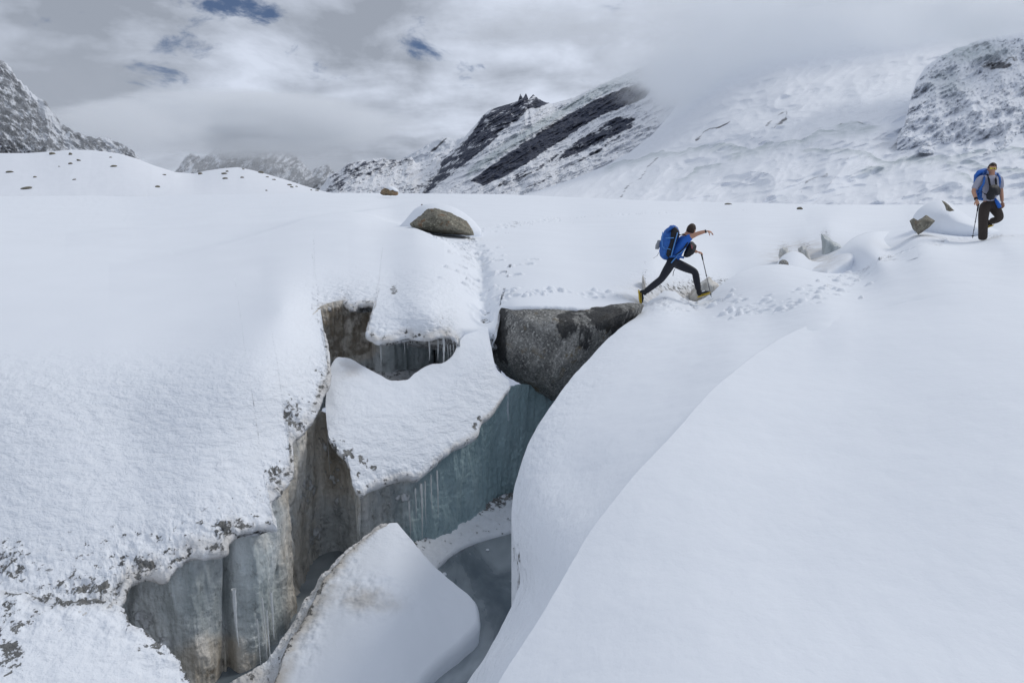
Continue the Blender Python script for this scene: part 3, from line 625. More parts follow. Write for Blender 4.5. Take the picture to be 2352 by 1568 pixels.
def mat_water():
    m, t = new_mat('meltwater_ice'); co = t.new('ShaderNodeTexCoord').outputs['Object']
    a = t.noise(t.vscale(co, (1, .5, 1), (0, 0, R(25))), 1.0, 5, .5, .6); b_ = t.noise(co, 7, 5, .65)
    c = t.mix(t.mr(a, .38, .72), (.12, .15, .175), (.55, .60, .63))
    c = t.mix(t.m('MULTIPLY', t.mr(b_, .62, .75), .35), c, (.35, .38, .4))
    bp = t.new('ShaderNodeBump', Strength=.35, Distance=.03, Height=t.m('ADD', a, t.m('MULTIPLY', b_, .2)))
    b = t.new('ShaderNodeBsdfPrincipled', **{'Base Color': c, 'Roughness': t.mr(a, .3, .7, .16, .42), 'Specular IOR Level': .5, 'Normal': bp.outputs[0]})
    finish(t, b); return m
M_WATER = mat_water()
gx, gy = np.meshgrid(np.linspace(-9, 9, 60), np.linspace(1, 16, 50))
tag(grid_mesh('water', np.stack([gx, gy, gx*0-5.3], -1), M_WATER, flip=True), kind='structure')

from mathutils.bvhtree import BVHTree
def bvh(o):
    me = o.data; return BVHTree.FromPolygons([v.co[:] for v in me.vertices], [p.vertices[:] for p in me.polygons])
B_F, B_BANK = bvh(snowfield), bvh(bank)
def hit(px, py, B):
    d = Vector(ray(px, py)); h = B.ray_cast(Vector((0, 0, 0)), d.normalized(), 5000)
    return h[0]
def sdep(px, py, B):
    h = hit(px, py, B); return 99.0 if h is None else h.y*CT-h.z*ST
print('S', [(p, round(sdep(*p, B), 2)) for p, B in (((1610, 686), B_BANK), ((1478, 697), B_F), ((1500, 697), B_BANK), ((2255, 540), B_BANK), ((2237, 547), B_BANK), ((2109, 541), B_BANK), ((2170, 520), B_BANK), ((1040, 542), B_F), ((970, 520), B_F), ((890, 449), B_F), ((1632, 684), B_BANK), ((2190, 492), B_BANK))])
# ============================================================ ROCKS
def rock(name, outline, s, depth, mat, n=90, amp=.06, frq=2.5, patches=None, tilt=(0, 0), bulge=.45, facets=0, parent=None, pw=2.6, smooth=1):
    """closed boulder: traced outline as its widest girth, bulging towards and away from the viewer"""
    o = np.array(outline, float); cx, cy = o.mean(0)
    c = curve(list(outline)+[outline[0]], n+1, False)[:-1]
    for _ in range(smooth): c = (np.roll(c, 1, 0)+2*c+np.roll(c, -1, 0))/4
    rings = []; base = []
    m = max(6, n//6)
    for side in (-1, 1):
        rr = np.linspace(0, 1, m) if side < 0 else np.linspace(1, 0, m)[1:]
        for r in rr:
            q = np.array([cx, cy])*(1-r)+c*r
            if side > 0: q = np.array([cx, cy])*(1-r)+c*r
            dd = side*depth*bulge*(1-r**pw) if side < 0 else depth*(1-bulge)*(1-r**3)
            sdep = s+dd+tilt[0]*(q[:, 0]-cx)+tilt[1]*(q[:, 1]-cy)
            rings.append(ray(q[:, 0], q[:, 1])*sdep[:, None]); base.append(q)
    P = np.array(rings); Q = np.array(base); C = P.reshape(-1, 3).mean(0)
    d = P-C; dn = d/np.linalg.norm(d, axis=-1)[..., None]
    ex = np.linalg.norm(d, axis=-1).max()
    f = fbm(P3(*(np.moveaxis(P*frq/ex*1.0, -1, 0))), 5, .55)
    if facets: f = f+.8*np.round(fbm(P3(*(np.moveaxis(P*frq*.6/ex+5, -1, 0))), 2)*facets)/facets
    P = P+dn*(f*amp*ex)[..., None]
    loc = Vector(C); loc.z = P[..., 2].min()
    at_ = {'patch': blobs(Q[..., 0], Q[..., 1], patches) if patches else np.zeros(P.shape[:2])}
    if patches: at_['patch'][P[..., 1] > C[1]+depth*.2] = .2
    ob = grid_mesh(name, P-np.array(loc), mat, at_, close_u=True)
    ob.location = loc
    if parent: ob.parent = parent; ob.location = loc-parent.location
    return ob
BO = [(1150, 702), (1190, 696), (1255, 697), (1330, 702), (1400, 700), (1445, 695), (1478, 700), (1470, 722), (1440, 760), (1400, 800), (1360, 850), (1310, 895), (1270, 925), (1245, 905), (1210, 885), (1175, 868), (1150, 850), (1128, 828), (1122, 790), (1128, 750), (1138, 715)]
b = rock('boulder', BO, 12.5, 2.6, M_BOULDER, 260, .032, 5, [(1150, 760, 26, 90, .95), (1305, 745, 38, 38, .98), (1335, 740, 44, 80, .65), (1400, 730, 80, 50, .85), (1440, 720, 40, 30, .8), (1340, 880, 50, 60, .32), (1250, 880, 60, 20, .3)], bulge=.34, facets=5, pw=4)
tag(b, 'large grey speckled boulder bridging the crevasse under a thick snow cap', 'boulder')
RO = [(940, 514), (960, 498), (985, 482), (1000, 478), (1025, 484), (1050, 496), (1072, 510), (1086, 526), (1090, 541), (1060, 539), (1020, 537), (985, 535), (950, 528)]
r2 = rock('boulder', RO, 22.4, 2.2, M_LICHEN, 140, .05, 5, bulge=.4, facets=3)
tag(r2, 'brown lichen-streaked boulder half buried in snow beside the footprint trail', 'boulder')

# ============================================================ MOUNTAINS
def inpoly(px, py, poly, soft=6.0):
    """soft membership of a polygon"""
    q = np.array(poly, float); inside = np.zeros(px.shape, bool); dist = np.full(px.shape, 1e9)
    for k in range(len(q)):
        x1, y1 = q[k]; x2, y2 = q[(k+1) % len(q)]
        c = ((y1 > py) != (y2 > py)) & (px < (x2-x1)*(py-y1)/(y2-y1+1e-9)+x1); inside ^= c
        t = np.clip(((px-x1)*(x2-x1)+(py-y1)*(y2-y1))/((x2-x1)**2+(y2-y1)**2+1e-9), 0, 1)
        dist = np.minimum(dist, np.hypot(px-x1-t*(x2-x1), py-y1-t*(y2-y1)))
    return sstep(-soft, soft, np.where(inside, dist, -dist))
def mountain(name, top, bot, nr, nc, attrf, relief, jag, mat, rot=0.0, freq=.03, seed=0, stretch=3.0, power=1.0, kind='structure', octs=6):
    a, b = curve(top, nc, False), curve(bot, nc, False)
    a[:, 1] -= jag*np.abs(fbm(P3(a[:, 0]*.055, seed+.5), 5, .65, ridged=True))*(.4+.6*(perlin(P3(a[:, 0]*.01, seed))>-.1))
    v = (np.linspace(0, 1, nr)**power)[:, None]
    PX = a[:, 0]*(1-v)+b[:, 0]*v; PY = a[:, 1]*(1-v)+b[:, 1]*v
    ks = max(9, nc//22)|1; asm = np.convolve(np.pad(a[:, 1], ks//2, mode='edge'), np.ones(ks)/ks, 'valid')
    tt = np.clip((PY-asm)/(b[:, 1]-asm), -.15, 1)
    wv = (1/a[:, 2])*(1-tt)+(1/b[:, 2])*tt
    cr, sr = math.cos(rot), math.sin(rot)
    U = (PX*cr+PY*sr)*freq/stretch; V = (-PX*sr+PY*cr)*freq
    n = fbm(P3(U, V, seed), octs, .55, ridged=True)+.5*fbm(P3(PX*freq*.35, PY*freq*.35, seed+3), 3)
    wv = wv*(1+relief*n*sstep(0, .04, v+.01))
    P = world_from(PX, PY, wv)
    n2 = fbm(P3(U*2.2, V*2.2, seed+6), 6, .6)
    at_ = attrf(PX, PY, v, n, n2)
    sk = away(P[0], ((120, 40), (500, 400), (900, 1200)))
    Pall = np.concatenate([np.array(sk[::-1]), P], 0)
    ex = lambda x: np.concatenate([np.repeat(np.broadcast_to(x, P.shape[:2])[:1], 3, 0), np.broadcast_to(x, P.shape[:2])], 0)
    return tag(grid_mesh(name, Pall, mat, {k: ex(x) for k, x in at_.items()}), kind=kind)
M_MT_NEAR = mat_mountain('mountain_rock', (.022, .03, .058), (.10, .108, .135), (.82, .84, .88), .02, R(25))
M_MT_LEFT = mat_mountain('mountain_rock_left', (.06, .066, .08), (.19, .195, .21), (.74, .77, .82), .03, R(-40))
M_GLAC = mat_mountain('glacier_snow', (.06, .065, .08), (.2, .2, .21), (.86, .885, .93), .02, R(25), .22, .40)
M_HILL = mat_snow('hill_snow', (.84, .865, .91), .6)

hill = mountain('snow_hill', [(-300, 352, 190), (0, 352, 190), (60, 352, 190), (120, 348, 190), (160, 344, 190), (210, 345, 190), (270, 352, 185), (310, 363, 180), (350, 379, 175), (400, 395, 175), (445, 399, 180), (475, 392, 180), (510, 387, 180), (545, 384, 180), (580, 391, 175), (620, 402, 170), (660, 414, 165), (700, 427, 160), (745, 440, 150), (800, 449, 140), (900, 460, 135)],
    [(-300, 462, 120), (0, 460, 120), (400, 458, 120), (700, 456, 120), (900, 466, 120)], 60, 500, lambda PX, PY, v, n, n2: {'ripple': .25+0*PX, 'ice': 0*PX, 'dirt': 0*PX}, .012, 0, M_HILL, 0, .006, 3, 2)

mountain('mountain', [(-200, -60, 1500), (-100, 60, 1500), (-30, 118, 1500), (0, 143, 1500), (14, 148, 1500), (32, 172, 1500), (45, 190, 1500), (62, 205, 1480), (85, 228, 1480), (105, 240, 1450), (125, 268, 1450), (142, 290, 1450), (160, 302, 1420), (185, 310, 1420), (210, 320, 1400), (250, 322, 1400), (280, 338, 1380), (305, 352, 1350), (330, 375, 1330), (360, 410, 1300)],
    [(-200, 480, 1000), (360, 480, 1000)], 260, 420, lambda PX, PY, v, n, n2: {'rock': .50+.10*n+.45*n2-.35*np.exp(-((PX-(100+(PY-250)*.75))/9)**2)-.3*np.exp(-((PX-(190+(PY-250)*.8))/7)**2), 'glacier': 0*PX}, .035, 9, M_MT_LEFT, R(48), .05, 11, 1.9)
mountain('mountain', [(360, 440, 4200), (400, 400, 4200), (412, 385, 4200), (425, 366, 4200), (438, 357, 4200), (455, 364, 4200), (480, 356, 4200), (520, 320, 4300), (555, 262, 4400), (600, 290, 4300), (650, 330, 4300), (690, 372, 4200), (715, 400, 4200), (735, 386, 4100), (752, 380, 4100), (765, 396, 4100), (800, 430, 4000)],
    [(360, 480, 3200), (800, 480, 3200)], 140, 420, lambda PX, PY, v, n, n2: {'rock': .40+.3*n+.5*n2, 'glacier': 0*PX}, .04, 8, M_MT_LEFT, R(-40), .05, 21, 2.5)
mountain('mountain', [(880, 400, 3300), (930, 360, 3300), (960, 345, 3300), (985, 330, 3300), (1010, 320, 3300), (1024, 316, 3300), (1050, 322, 3300), (1080, 310, 3300), (1150, 330, 3300)],
    [(880, 470, 2800), (1150, 470, 2800)], 90, 200, lambda PX, PY, v, n, n2: {'rock': .15+.3*n2+.8*inpoly(PX, PY, [(985, 352), (1018, 322), (1026, 318), (1000, 345)], 4), 'glacier': 0*PX}, .02, 3, M_MT_LEFT, R(-30), .05, 31, 3)
def rock3(PX, PY, v, n, n2):
    left = inpoly(PX, PY, [(735, 450), (757, 400), (800, 370), (945, 355), (950, 375), (900, 395), (850, 405), (800, 430), (760, 450)], 14)
    base = inpoly(PX, PY, [(850, 450), (880, 430), (960, 425), (1010, 380), (1080, 320), (1100, 450)], 14)
    return {'rock': .12+.33*left+.30*base+.12*n+.4*n2, 'glacier': 0*PX}
mountain('mountain', [(720, 455, 2300), (740, 430, 2300), (757, 402, 2300), (765, 402, 2300), (778, 396, 2300), (800, 378, 2300), (820, 374, 2300), (850, 370, 2300), (880, 366, 2300), (905, 372, 2300), (925, 366, 2300), (945, 362, 2300), (955, 376, 2300), (975, 372, 2300), (1000, 356, 2300), (1030, 346, 2300), (1060, 340, 2300), (1150, 360, 2300)],
    [(720, 480, 1500), (1150, 480, 1500)], 160, 520, rock3, .035, 6, M_MT_NEAR, R(-30), .06, 41, 2.5)
BAND1 = [(1080, 415), (1150, 362), (1232, 308), (1300, 266), (1366, 230), (1430, 203), (1485, 184), (1496, 205), (1480, 228), (1439, 243), (1390, 264), (1347, 285), (1300, 318), (1230, 362), (1170, 400), (1110, 428)]
BAND2 = [(1272, 372), (1300, 340), (1329, 318), (1370, 298), (1411, 268), (1471, 270), (1448, 298), (1380, 330), (1313, 362)]
BAND3 = [(1120, 432), (1200, 392), (1290, 345), (1300, 352), (1240, 392), (1200, 412), (1160, 430)]
BAND4 = [(1195, 432), (1260, 402), (1389, 331), (1430, 300), (1425, 320), (1340, 372), (1240, 425), (1205, 436)]
FLANK = [(940, 450), (1000, 388), (1030, 350), (1072, 318), (1110, 262), (1150, 236), (1196, 205), (1262, 228), (1268, 238), (1214, 254), (1187, 282), (1136, 323), (1095, 358), (1050, 392), (1010, 425), (980, 450)]
GLAC = [(1070, 412), (1076, 388), (1150, 335), (1232, 282), (1300, 242), (1354, 210), (1411, 180), (1470, 150), (1490, 160), (1485, 182), (1430, 200), (1366, 226), (1300, 262), (1232, 304), (1150, 358)]
def rock4(PX, PY, v, n, n2):
    r = .02+.14*n2
    r = np.maximum(r, .80*inpoly(PX, PY, BAND1, 7)+.10*n+.35*n2)
    r = np.maximum(r, .68*inpoly(PX, PY, BAND2, 7)+.40*n2)
    r = np.maximum(r, .52*inpoly(PX, PY, BAND3, 8)+.5*n2)
    r = np.maximum(r, .56*inpoly(PX, PY, BAND4, 7)+.5*n2)
    r = np.maximum(r, .60*inpoly(PX, PY, FLANK, 7)+.12*n+.5*n2)
    return {'rock': r, 'glacier': inpoly(PX, PY, GLAC, 5)}
mountain('mountain', [(930, 460, 2100), (975, 415, 2100), (1000, 388, 2100), (1030, 355, 2100), (1060, 325, 2100), (1090, 290, 2100), (1110, 266, 2100), (1125, 252, 2100), (1150, 245, 2100), (1175, 238, 2100), (1190, 232, 2100), (1195, 217, 2100), (1201, 228, 2100), (1208, 216, 2100), (1214, 230, 2100), (1225, 218, 2100), (1235, 228, 2100), (1250, 236, 2100), (1268, 240, 2100), (1290, 234, 2100), (1320, 224, 2100), (1350, 209, 2100), (1400, 187, 2100), (1440, 170, 2100), (1480, 153, 2100), (1515, 140, 2150), (1560, 150, 2200), (1600, 190, 2200), (1650, 260, 2200)],
    [(930, 485, 1300), (1650, 485, 1300)], 330, 760, rock4, .03, 3, M_MT_NEAR, R(-29), .05, 51, 4)
def polyd(px, py, pts):
    """distance to a polyline, and which side (above < 0)"""
    q = np.array(pts, float); d = np.full(px.shape, 1e9); sd_ = np.zeros(px.shape)
    for (x1, y1), (x2, y2) in zip(q[:-1], q[1:]):
        t = np.clip(((px-x1)*(x2-x1)+(py-y1)*(y2-y1))/((x2-x1)**2+(y2-y1)**2), 0, 1)
        e = np.hypot(px-x1-t*(x2-x1), py-y1-t*(y2-y1)); m = e < d; d = np.where(m, e, d); sd_ = np.where(m, (py-y1-t*(y2-y1)), sd_)
    return d, np.sign(sd_)
SERAC = [([(1400, 378), (1450, 368), (1500, 348), (1560, 344), (1640, 330), (1720, 338)], 5, .30), ([(1690, 352), (1760, 330), (1840, 318), (1880, 300), (1960, 292), (2000, 288)], 6, .34),
    ([(1980, 388), (2050, 372), (2100, 362), (2180, 358), (2260, 344), (2352, 340), (2450, 340)], 5, .34), ([(1850, 345), (1920, 338), (1990, 350), (2040, 372)], 4, .30), ([(2180, 368), (2240, 372), (2300, 388), (2400, 392)], 4, .28),
    ([(1930, 285), (1975, 282), (2000, 288)], 4, .5), ([(2200, 392), (2225, 405), (2238, 425), (2232, 440)], 5, .38), ([(1560, 410), (1600, 388), (1650, 376)], 4, .26)]
RIBS = [([(1425, 452), (1445, 425), (1470, 408), (1490, 385), (1512, 362)], 8, .50), ([(1575, 428), (1600, 412), (1640, 392), (1680, 380)], 6, .36), ([(1600, 318), (1640, 298), (1676, 278)], 5, .52), ([(1760, 290), (1785, 268), (1806, 252), (1806, 275), (1780, 288)], 8, .50),
    ([(1820, 372), (1850, 352), (1880, 362), (1840, 400)], 8, .36), ([(1842, 442), (1850, 420), (1870, 408), (1900, 400)], 8, .48), ([(1770, 410), (1800, 392), (1820, 380)], 10, .38), ([(2040, 320), (2120, 305), (2160, 310)], 5, .30), ([(1500, 332), (1535, 322), (1540, 340)], 10, .34)]
def rock5(PX, PY, v, n, n2):
    wx, wy = PX+9*n2, PY+14*fbm(P3(PX*.02, PY*.03, 8.), 3)
    r = np.zeros(PX.shape); g = np.zeros(PX.shape)
    for pts, w_, k in SERAC:
        d, sgn = polyd(wx, wy, pts); r = np.maximum(r, k*np.exp(-(d/w_)**2)); g = np.maximum(g, np.exp(-(d/(w_*2.6))**2)*(sgn > 0))
    for pts, w_, k in RIBS:
        d, sgn = polyd(wx, wy, pts); r = np.maximum(r, k*np.exp(-(d/w_)**2))
    return {'rock': r*1.15+.16*n2*(1-.6*sstep(380, 450, PY))-.06, 'glacier': .8*g}
mountain('glacier_slope', [(1150, 462, 900), (1230, 440, 950), (1290, 420, 1000), (1340, 402, 1050), (1400, 376, 1150), (1450, 347, 1250), (1500, 308, 1400), (1540, 262, 1600), (1580, 205, 1800), (1640, 120, 2000), (1750, 40, 2100), (2000, -10, 2100), (2450, -60, 2000), (3300, -160, 1900)],
    [(1150, 485, 480), (2450, 490, 380), (3300, 500, 360)], 360, 1100, rock5, .07, 0, M_GLAC, R(-22), .011, 61, 3.0, power=.9, octs=4)
def rock6(PX, PY, v, n, n2):
    r = blobs(PX, PY, [(2290, 150, 60, 16, .75), (2320, 135, 50, 14, .6), (2230, 215, 70, 36, .36), (2110, 200, 26, 70, .34), (2320, 290, 40, 12, .5), (2160, 150, 40, 20, .3), (2340, 230, 60, 30, .3)])
    return {'rock': r*1.15-.22+.24*n2, 'glacier': blobs(PX, PY, [(2230, 120, 90, 24, .9), (2180, 190, 50, 30, .5)])}
mountain('mountain', [(2060, 320, 560), (2078, 285, 570), (2088, 240, 590), (2104, 190, 620), (2125, 158, 640), (2160, 132, 650), (2200, 112, 660), (2260, 92, 670), (2352, 70, 680), (2450, 50, 680), (2700, 20, 680), (3300, -60, 680)],
    [(2060, 345, 540), (2200, 360, 500), (2520, 400, 450), (3300, 440, 400)], 200, 700, rock6, .06, 5, M_GLAC, R(-35), .022, 71, 2.2, octs=5)

# ============================================================ CLOUD BANKS
def cloud(px, py, s, rx, ry, rz, dens, thr=.42, sc=1.0):
    m, t = new_mat('cloud_vapour')
    co = t.new('ShaderNodeTexCoord').outputs['Object']
    r = t.vm('LENGTH', co)
    n = t.noise(t.vm('ADD', t.vscale(co, (1, 1, 1)), (px*.01, py*.02, 0)), 2.6*sc, 5, .6, .3)
    e = t.m('SUBTRACT', 1.0, t.m('MULTIPLY', r, r), None, True)
    d = t.m('MULTIPLY', t.mr(t.m('ADD', t.m('MULTIPLY', e, .5), t.m('MULTIPLY', t.m('SUBTRACT', n, .5), 1.5)), thr-.32, thr+.15), t.m('MULTIPLY', t.mr(e, 0.0, .25), dens))
    v = t.new('ShaderNodeVolumePrincipled', **{'Color': (.975, .988, 1, 1), 'Density': d, 'Anisotropy': 0.0})
    o = t.new('ShaderNodeOutputMaterial'); t.l.new(v.outputs[0], o.inputs['Volume'])
    bm = bmesh.new(); bmesh.ops.create_icosphere(bm, subdivisions=4, radius=1.0)
    me = bpy.data.meshes.new('cloud_bank'); bm.to_mesh(me); bm.free(); me.materials.append(m)
    ob = bpy.data.objects.new('cloud_bank', me); COL.objects.link(ob)
    ob.location = at(px, py, s); ob.scale = (rx, ry, rz)
    return tag(ob, kind='stuff')
cloud(1880, 120, 1150, 420, 260, 165, .011, .34)
cloud(1700, 215, 1300, 230, 200, 85, .009, .36)
cloud(1560, 190, 1850, 150, 200, 150, .02, .40)
cloud(560, 290, 3300, 950, 500, 175, .010, .33)
cloud(290, 300, 1900, 260, 300, 90, .010, .42)
cloud(2250, 40, 640, 150, 90, 34, .035)
cloud(60, 300, 1150, 330, 60, 190, .0024, .2)
cloud(600, 380, 2600, 500, 200, 110, .0016, .2)
cloud(1250, 60, 1700, 330, 200, 60, .006, .42)

# ice faces in the gullies
def ice_face(pts, s_, dep, brown=.2, teal=0.):
    o = rock('ice_face', pts, s_, dep, M_ICE, 90, .05, 6, facets=4, pw=5, bulge=.3)
    for k_, v_ in (('teal', teal), ('brown', brown), ('frost', .12)):
        a = o.data.attributes.new(k_, 'FLOAT', 'POINT'); a.data.foreach_set('value', np.full(len(o.data.vertices), v_, np.float32))
    return tag(o, kind='structure')
ice_face([(1886, 536), (1896, 541), (1906, 546), (1914, 556), (1928, 561), (1936, 570), (1928, 584), (1905, 598), (1886, 604), (1888, 570)], 17.9, .8, .05, .2)
ice_face([(1842, 564), (1850, 566), (1856, 578), (1862, 592), (1868, 606), (1850, 606), (1838, 590), (1832, 572)], 17.5, .6, .55)
ice_face([(1790, 574), (1798, 567), (1808, 569), (1812, 580), (1808, 600), (1792, 600), (1788, 588)], 17.2, .6, .55)
ice_face([(1578, 688), (1590, 664), (1604, 652), (1622, 640), (1630, 634), (1638, 644), (1650, 652), (1654, 668), (1640, 684), (1610, 700), (1585, 700)], 15.0, .8, .7)
ice_face([(1478, 690), (1476, 664), (1474, 640), (1477, 630), (1481, 645), (1486, 668), (1492, 690)], 14.0, .4, .8)

# ============================================================ SMALL ROCKS
ORD = ['leftmost', 'second from left', 'third from left', 'fourth from left', 'fifth from left', 'sixth from left', 'seventh from left', 'eighth from left', 'seventh from right', 'sixth from right', 'fifth from right', 'fourth from right', 'third from right', 'second from right', 'rightmost']
def ordinal(k, n): return ORD[k] if k < n/2 else ORD[15-(n-k)]
B_HILL = bvh(hill)
def pebble(name, seed, mat):
    u = np.linspace(0, 2*np.pi, 33)[:-1]; v = np.linspace(.001, np.pi-.001, 17)[:, None]
    P = np.stack([np.sin(v)*np.cos(u), np.sin(v)*np.sin(u)*.8, np.cos(v)+0*u], -1)
    f = fbm(P3(P[..., 0]*1.1+seed, P[..., 1]*1.1, P[..., 2]*1.1), 4, .6)
    f = .5*f+.5*np.round(f*4)/4
    P = P*(1+.45*f)[..., None]; P[..., 2] = P[..., 2]*.62
    return grid_mesh(name, P, mat, {'patch': 0*u+0*v}, close_u=True)
PB = [pebble('stone', k*3.7, M_LICHEN) for k in range(3)]
def put_stone(px, py, wpx, hpx, B, label, group, rot=0.0):
    p = hit(px, py+hpx*.4, B)
    if p is None: return
    put_stone.n += 1; k = put_stone.n
    o = PB[k % 3]
    if k > 2 or o.get('label'): o = o.copy(); COL.objects.link(o)
    sc = p.y/F*wpx*.5
    o.location = p+Vector((0, 0, sc*hpx/wpx*.4)); o.scale = (sc, sc, sc*hpx/wpx*1.5); o.rotation_euler = (0, rot, k*1.3)
    return tag(o, label, 'rock', group)
put_stone.n = -1
HG = 'stones scattered over the snow hill'
spec = [(22, 394, 17, 5, 'flat dark stone on the snow hill near its left end'), (120, 352, 13, 7, 'brown stone on the crest of the snow hill below the left mountain'), (162, 353, 8, 7, 'small upright stone on the highest crest of the snow hill'),
        (61, 431, 22, 7, 'widest brown stone low on the left of the snow hill'), (80, 406, 9, 4, None), (162, 375, 9, 5, None), (181, 368, 10, 4, None), (254, 361, 6, 3, None), (261, 381, 14, 5, 'slanting flat stone on the upper face of the snow hill'), (136, 382, 5, 2, None), (170, 412, 8, 3, None),
        (362, 428, 12, 5, 'lone brown stone low on the face of the snow hill'), (377, 401, 10, 3, None), (6, 349, 20, 6, 'dark stone on the hill crest at the left edge of the photo')]
tiny = sorted(q[0] for q in spec if q[4] is None)
for x, y, w_, h_, lb in spec: put_stone(x, y, w_, h_, B_HILL, lb or ordinal(tiny.index(x), len(tiny))+' of the tiny dark stones dotting the larger snow hill', HG, rng.normal()*.2)
lowst = sorted([(460, 398, 10, 6), (515, 398, 14, 5), (522, 393, 8, 4), (517, 409, 11, 5), (556, 407, 8, 4), (559, 388, 6, 3), (599, 395, 13, 6), (614, 406, 8, 3), (629, 412, 9, 3), (612, 437, 5, 3), (670, 429, 9, 4), (665, 424, 12, 4), (681, 428, 6, 3), (715, 436, 5, 3), (728, 437, 8, 3)])
for k, (x, y, w_, h_) in enumerate(lowst):
    put_stone(x, y, w_, h_, B_HILL, ordinal(k, len(lowst))+' of the small dark stones on the lower snow hill', 'stones on the lower snow hill')
put_stone(1672, 468, 18, 5, B_F, 'thin flat dark stone lying on the far snow plain', 'stones on the far snow plain')
put_stone(1837, 478, 13, 8, B_F, 'rounded brown stone on the snow plain above the ice gullies', 'stones on the far snow plain')
put_stone(969, 470, 5, 4, B_F, 'tiny stone above the snow-capped boulder beside the trail', 'stones on the far snow plain')
TR = [(872, 444), (876, 436), (884, 431), (896, 430), (908, 434), (916, 443), (914, 449), (880, 449)]
o = rock('boulder', TR, 118, 3, M_TAN, 60, .07, 4, facets=3); tag(o, 'tan boulder with snow on top standing on the far edge of the plain', 'boulder')
cp = rock('snow_cap', [(884, 432), (893, 428), (902, 428), (912, 434), (918, 441), (908, 440), (902, 436), (895, 439), (890, 434)], 117.2, 2.5, M_SNOW, 50, .03, 4, parent=o)
cp = rock('snow_cap', [(905, 530), (930, 508), (950, 480), (975, 467), (1005, 466), (1040, 474), (1072, 492), (1096, 514), (1112, 536), (1100, 556), (1000, 560), (915, 550)], 23.6, 3.2, M_SNOW, 110, .008, 2, parent=r2, bulge=.25, smooth=14)
SR = min(sdep(2109, 541, B_BANK), 17)-.1
RR = [(2090, 507), (2098, 500), (2105, 507), (2117, 501), (2127, 494), (2139, 501), (2149, 507), (2130, 525), (2109, 540), (2096, 525)]
o = rock('boulder', RR, SR-.05, 1.0, M_LICHEN, 90, .03, 5, facets=3, pw=4); tag(o, 'angular olive boulder under a snow dome left of the standing hiker', 'boulder')
rock('snow_cap', [(2092, 506), (2102, 487), (2118, 473), (2138, 463), (2160, 458), (2180, 464), (2198, 478), (2222, 496), (2262, 516), (2310, 536), (2330, 556), (2220, 566), (2130, 562), (2108, 530)], SR+1.9, 3.0, M_SNOW, 140, .006, 2, parent=o, bulge=.3, smooth=10)
o = rock('boulder', [(2162, 460), (2170, 463), (2180, 471), (2188, 480), (2193, 484), (2182, 486), (2174, 484), (2170, 472)], SR+.25, .3, M_LICHEN, 50, .05, 4); tag(o, 'thin dark rock edge showing at the right end of the snow dome', 'rock')
o = rock('rock', [(1788, 607), (1790, 600), (1797, 596), (1805, 597), (1811, 603), (1812, 609), (1800, 611)], 15.9, .4, M_BOULDER, 50, .05, 4); tag(o, 'small dark rock under the low snow hump before the ice gullies', 'rock')

def chunk(px, py, s_, wpx, label):
    u = np.linspace(0, 2*np.pi, 25)[:-1]; v = np.linspace(.001, np.pi-.001, 13)[:, None]; p = at(px, py, s_); r_ = wpx/F*s_*.5
    P = np.stack([np.sin(v)*np.cos(u), np.sin(v)*np.sin(u), .6*np.cos(v)+0*u], -1)
    P = P*(1+.5*fbm(P3(P[..., 0]*1.5+px, P[..., 1]*1.5+py, P[..., 2]*1.5), 4, .65))[..., None]*r_
    o = grid_mesh('snow_chunk', P, M_SNOW, close_u=True); o.location = p; tag(o, label, 'snow chunk', 'broken snow chunks in the crevasse')
r_ = ray(1045, 1478); chunk(1045, 1478, -5.28/r_[2], 22, 'small snow chunk lying alone on the frozen water')
for px_, py_, w_, lb in ((1020, 1318, 12, 'small snow chunk at the inner end of the shore by the cone'), (1120, 1262, 8, 'tiny snow crumb on the ice just off the middle of the shore'), (985, 1528, 12, 'small snow chunk frozen beside the lower edge of the snow cone')):
    chunk(px_, py_, -5.28/ray(px_, py_)[2], w_, lb)

# ============================================================ ICICLES
M_ICICLE = mat_plain('icicle_ice', (.62, .64, .64), .18, 30, .2, .2, spec=.7)
def icicle(px, py, s, lpx, wpx, label, group):
    p = at(px, py, s); L = lpx/F*s; w_ = wpx/F*s*.5
    n = 14; t = np.linspace(0, 1, n)[:, None]; u = np.linspace(0, 2*np.pi, 11)[:-1]
    r = w_*(1-t)**.75*(1+.22*np.sin(t*23+px)+.1*np.sin(t*51))+.0012
    P = np.stack([r*np.cos(u)+.25*w_*np.sin(t*5+px), r*np.sin(u)+0*t, -t*L+0*u], -1)
    o = grid_mesh('icicle', P, M_ICICLE, close_u=True); o.location = p
    tag(o, label, 'icicle', group)
G1 = 'icicles hanging in the cave mouth'
icicle(873, 778, 11.15, 76, 5, 'long lone icicle at the left side of the cave mouth', G1)
icicle(985, 768, 11.25, 62, 6, 'icicle left of the black gap in the cave', G1)
icicle(1005, 770, 11.3, 60, 5, 'icicle hanging in front of the black gap in the cave', G1)
icicle(1018, 775, 11.2, 84, 6, 'thickest and longest icicle at the right of the cave mouth', G1)
for k, (x, l) in enumerate(((912, 24), (928, 44), (935, 30), (945, 22), (960, 20))): icicle(x, 772, 11.5, l, 3, ordinal(k, 5)+' of the fine short icicles under the middle of the cave roof', G1)
for k, (x, l) in enumerate(((1028, 60), (1034, 56), (1041, 58), (1048, 46), (1055, 44))): icicle(x, 772+(x-1028)*.2, 11.4, l, 4, ordinal(k, 5)+' pale icicle of the row at the right end of the cave', G1)
G2 = 'icicles on the blue ice wall'
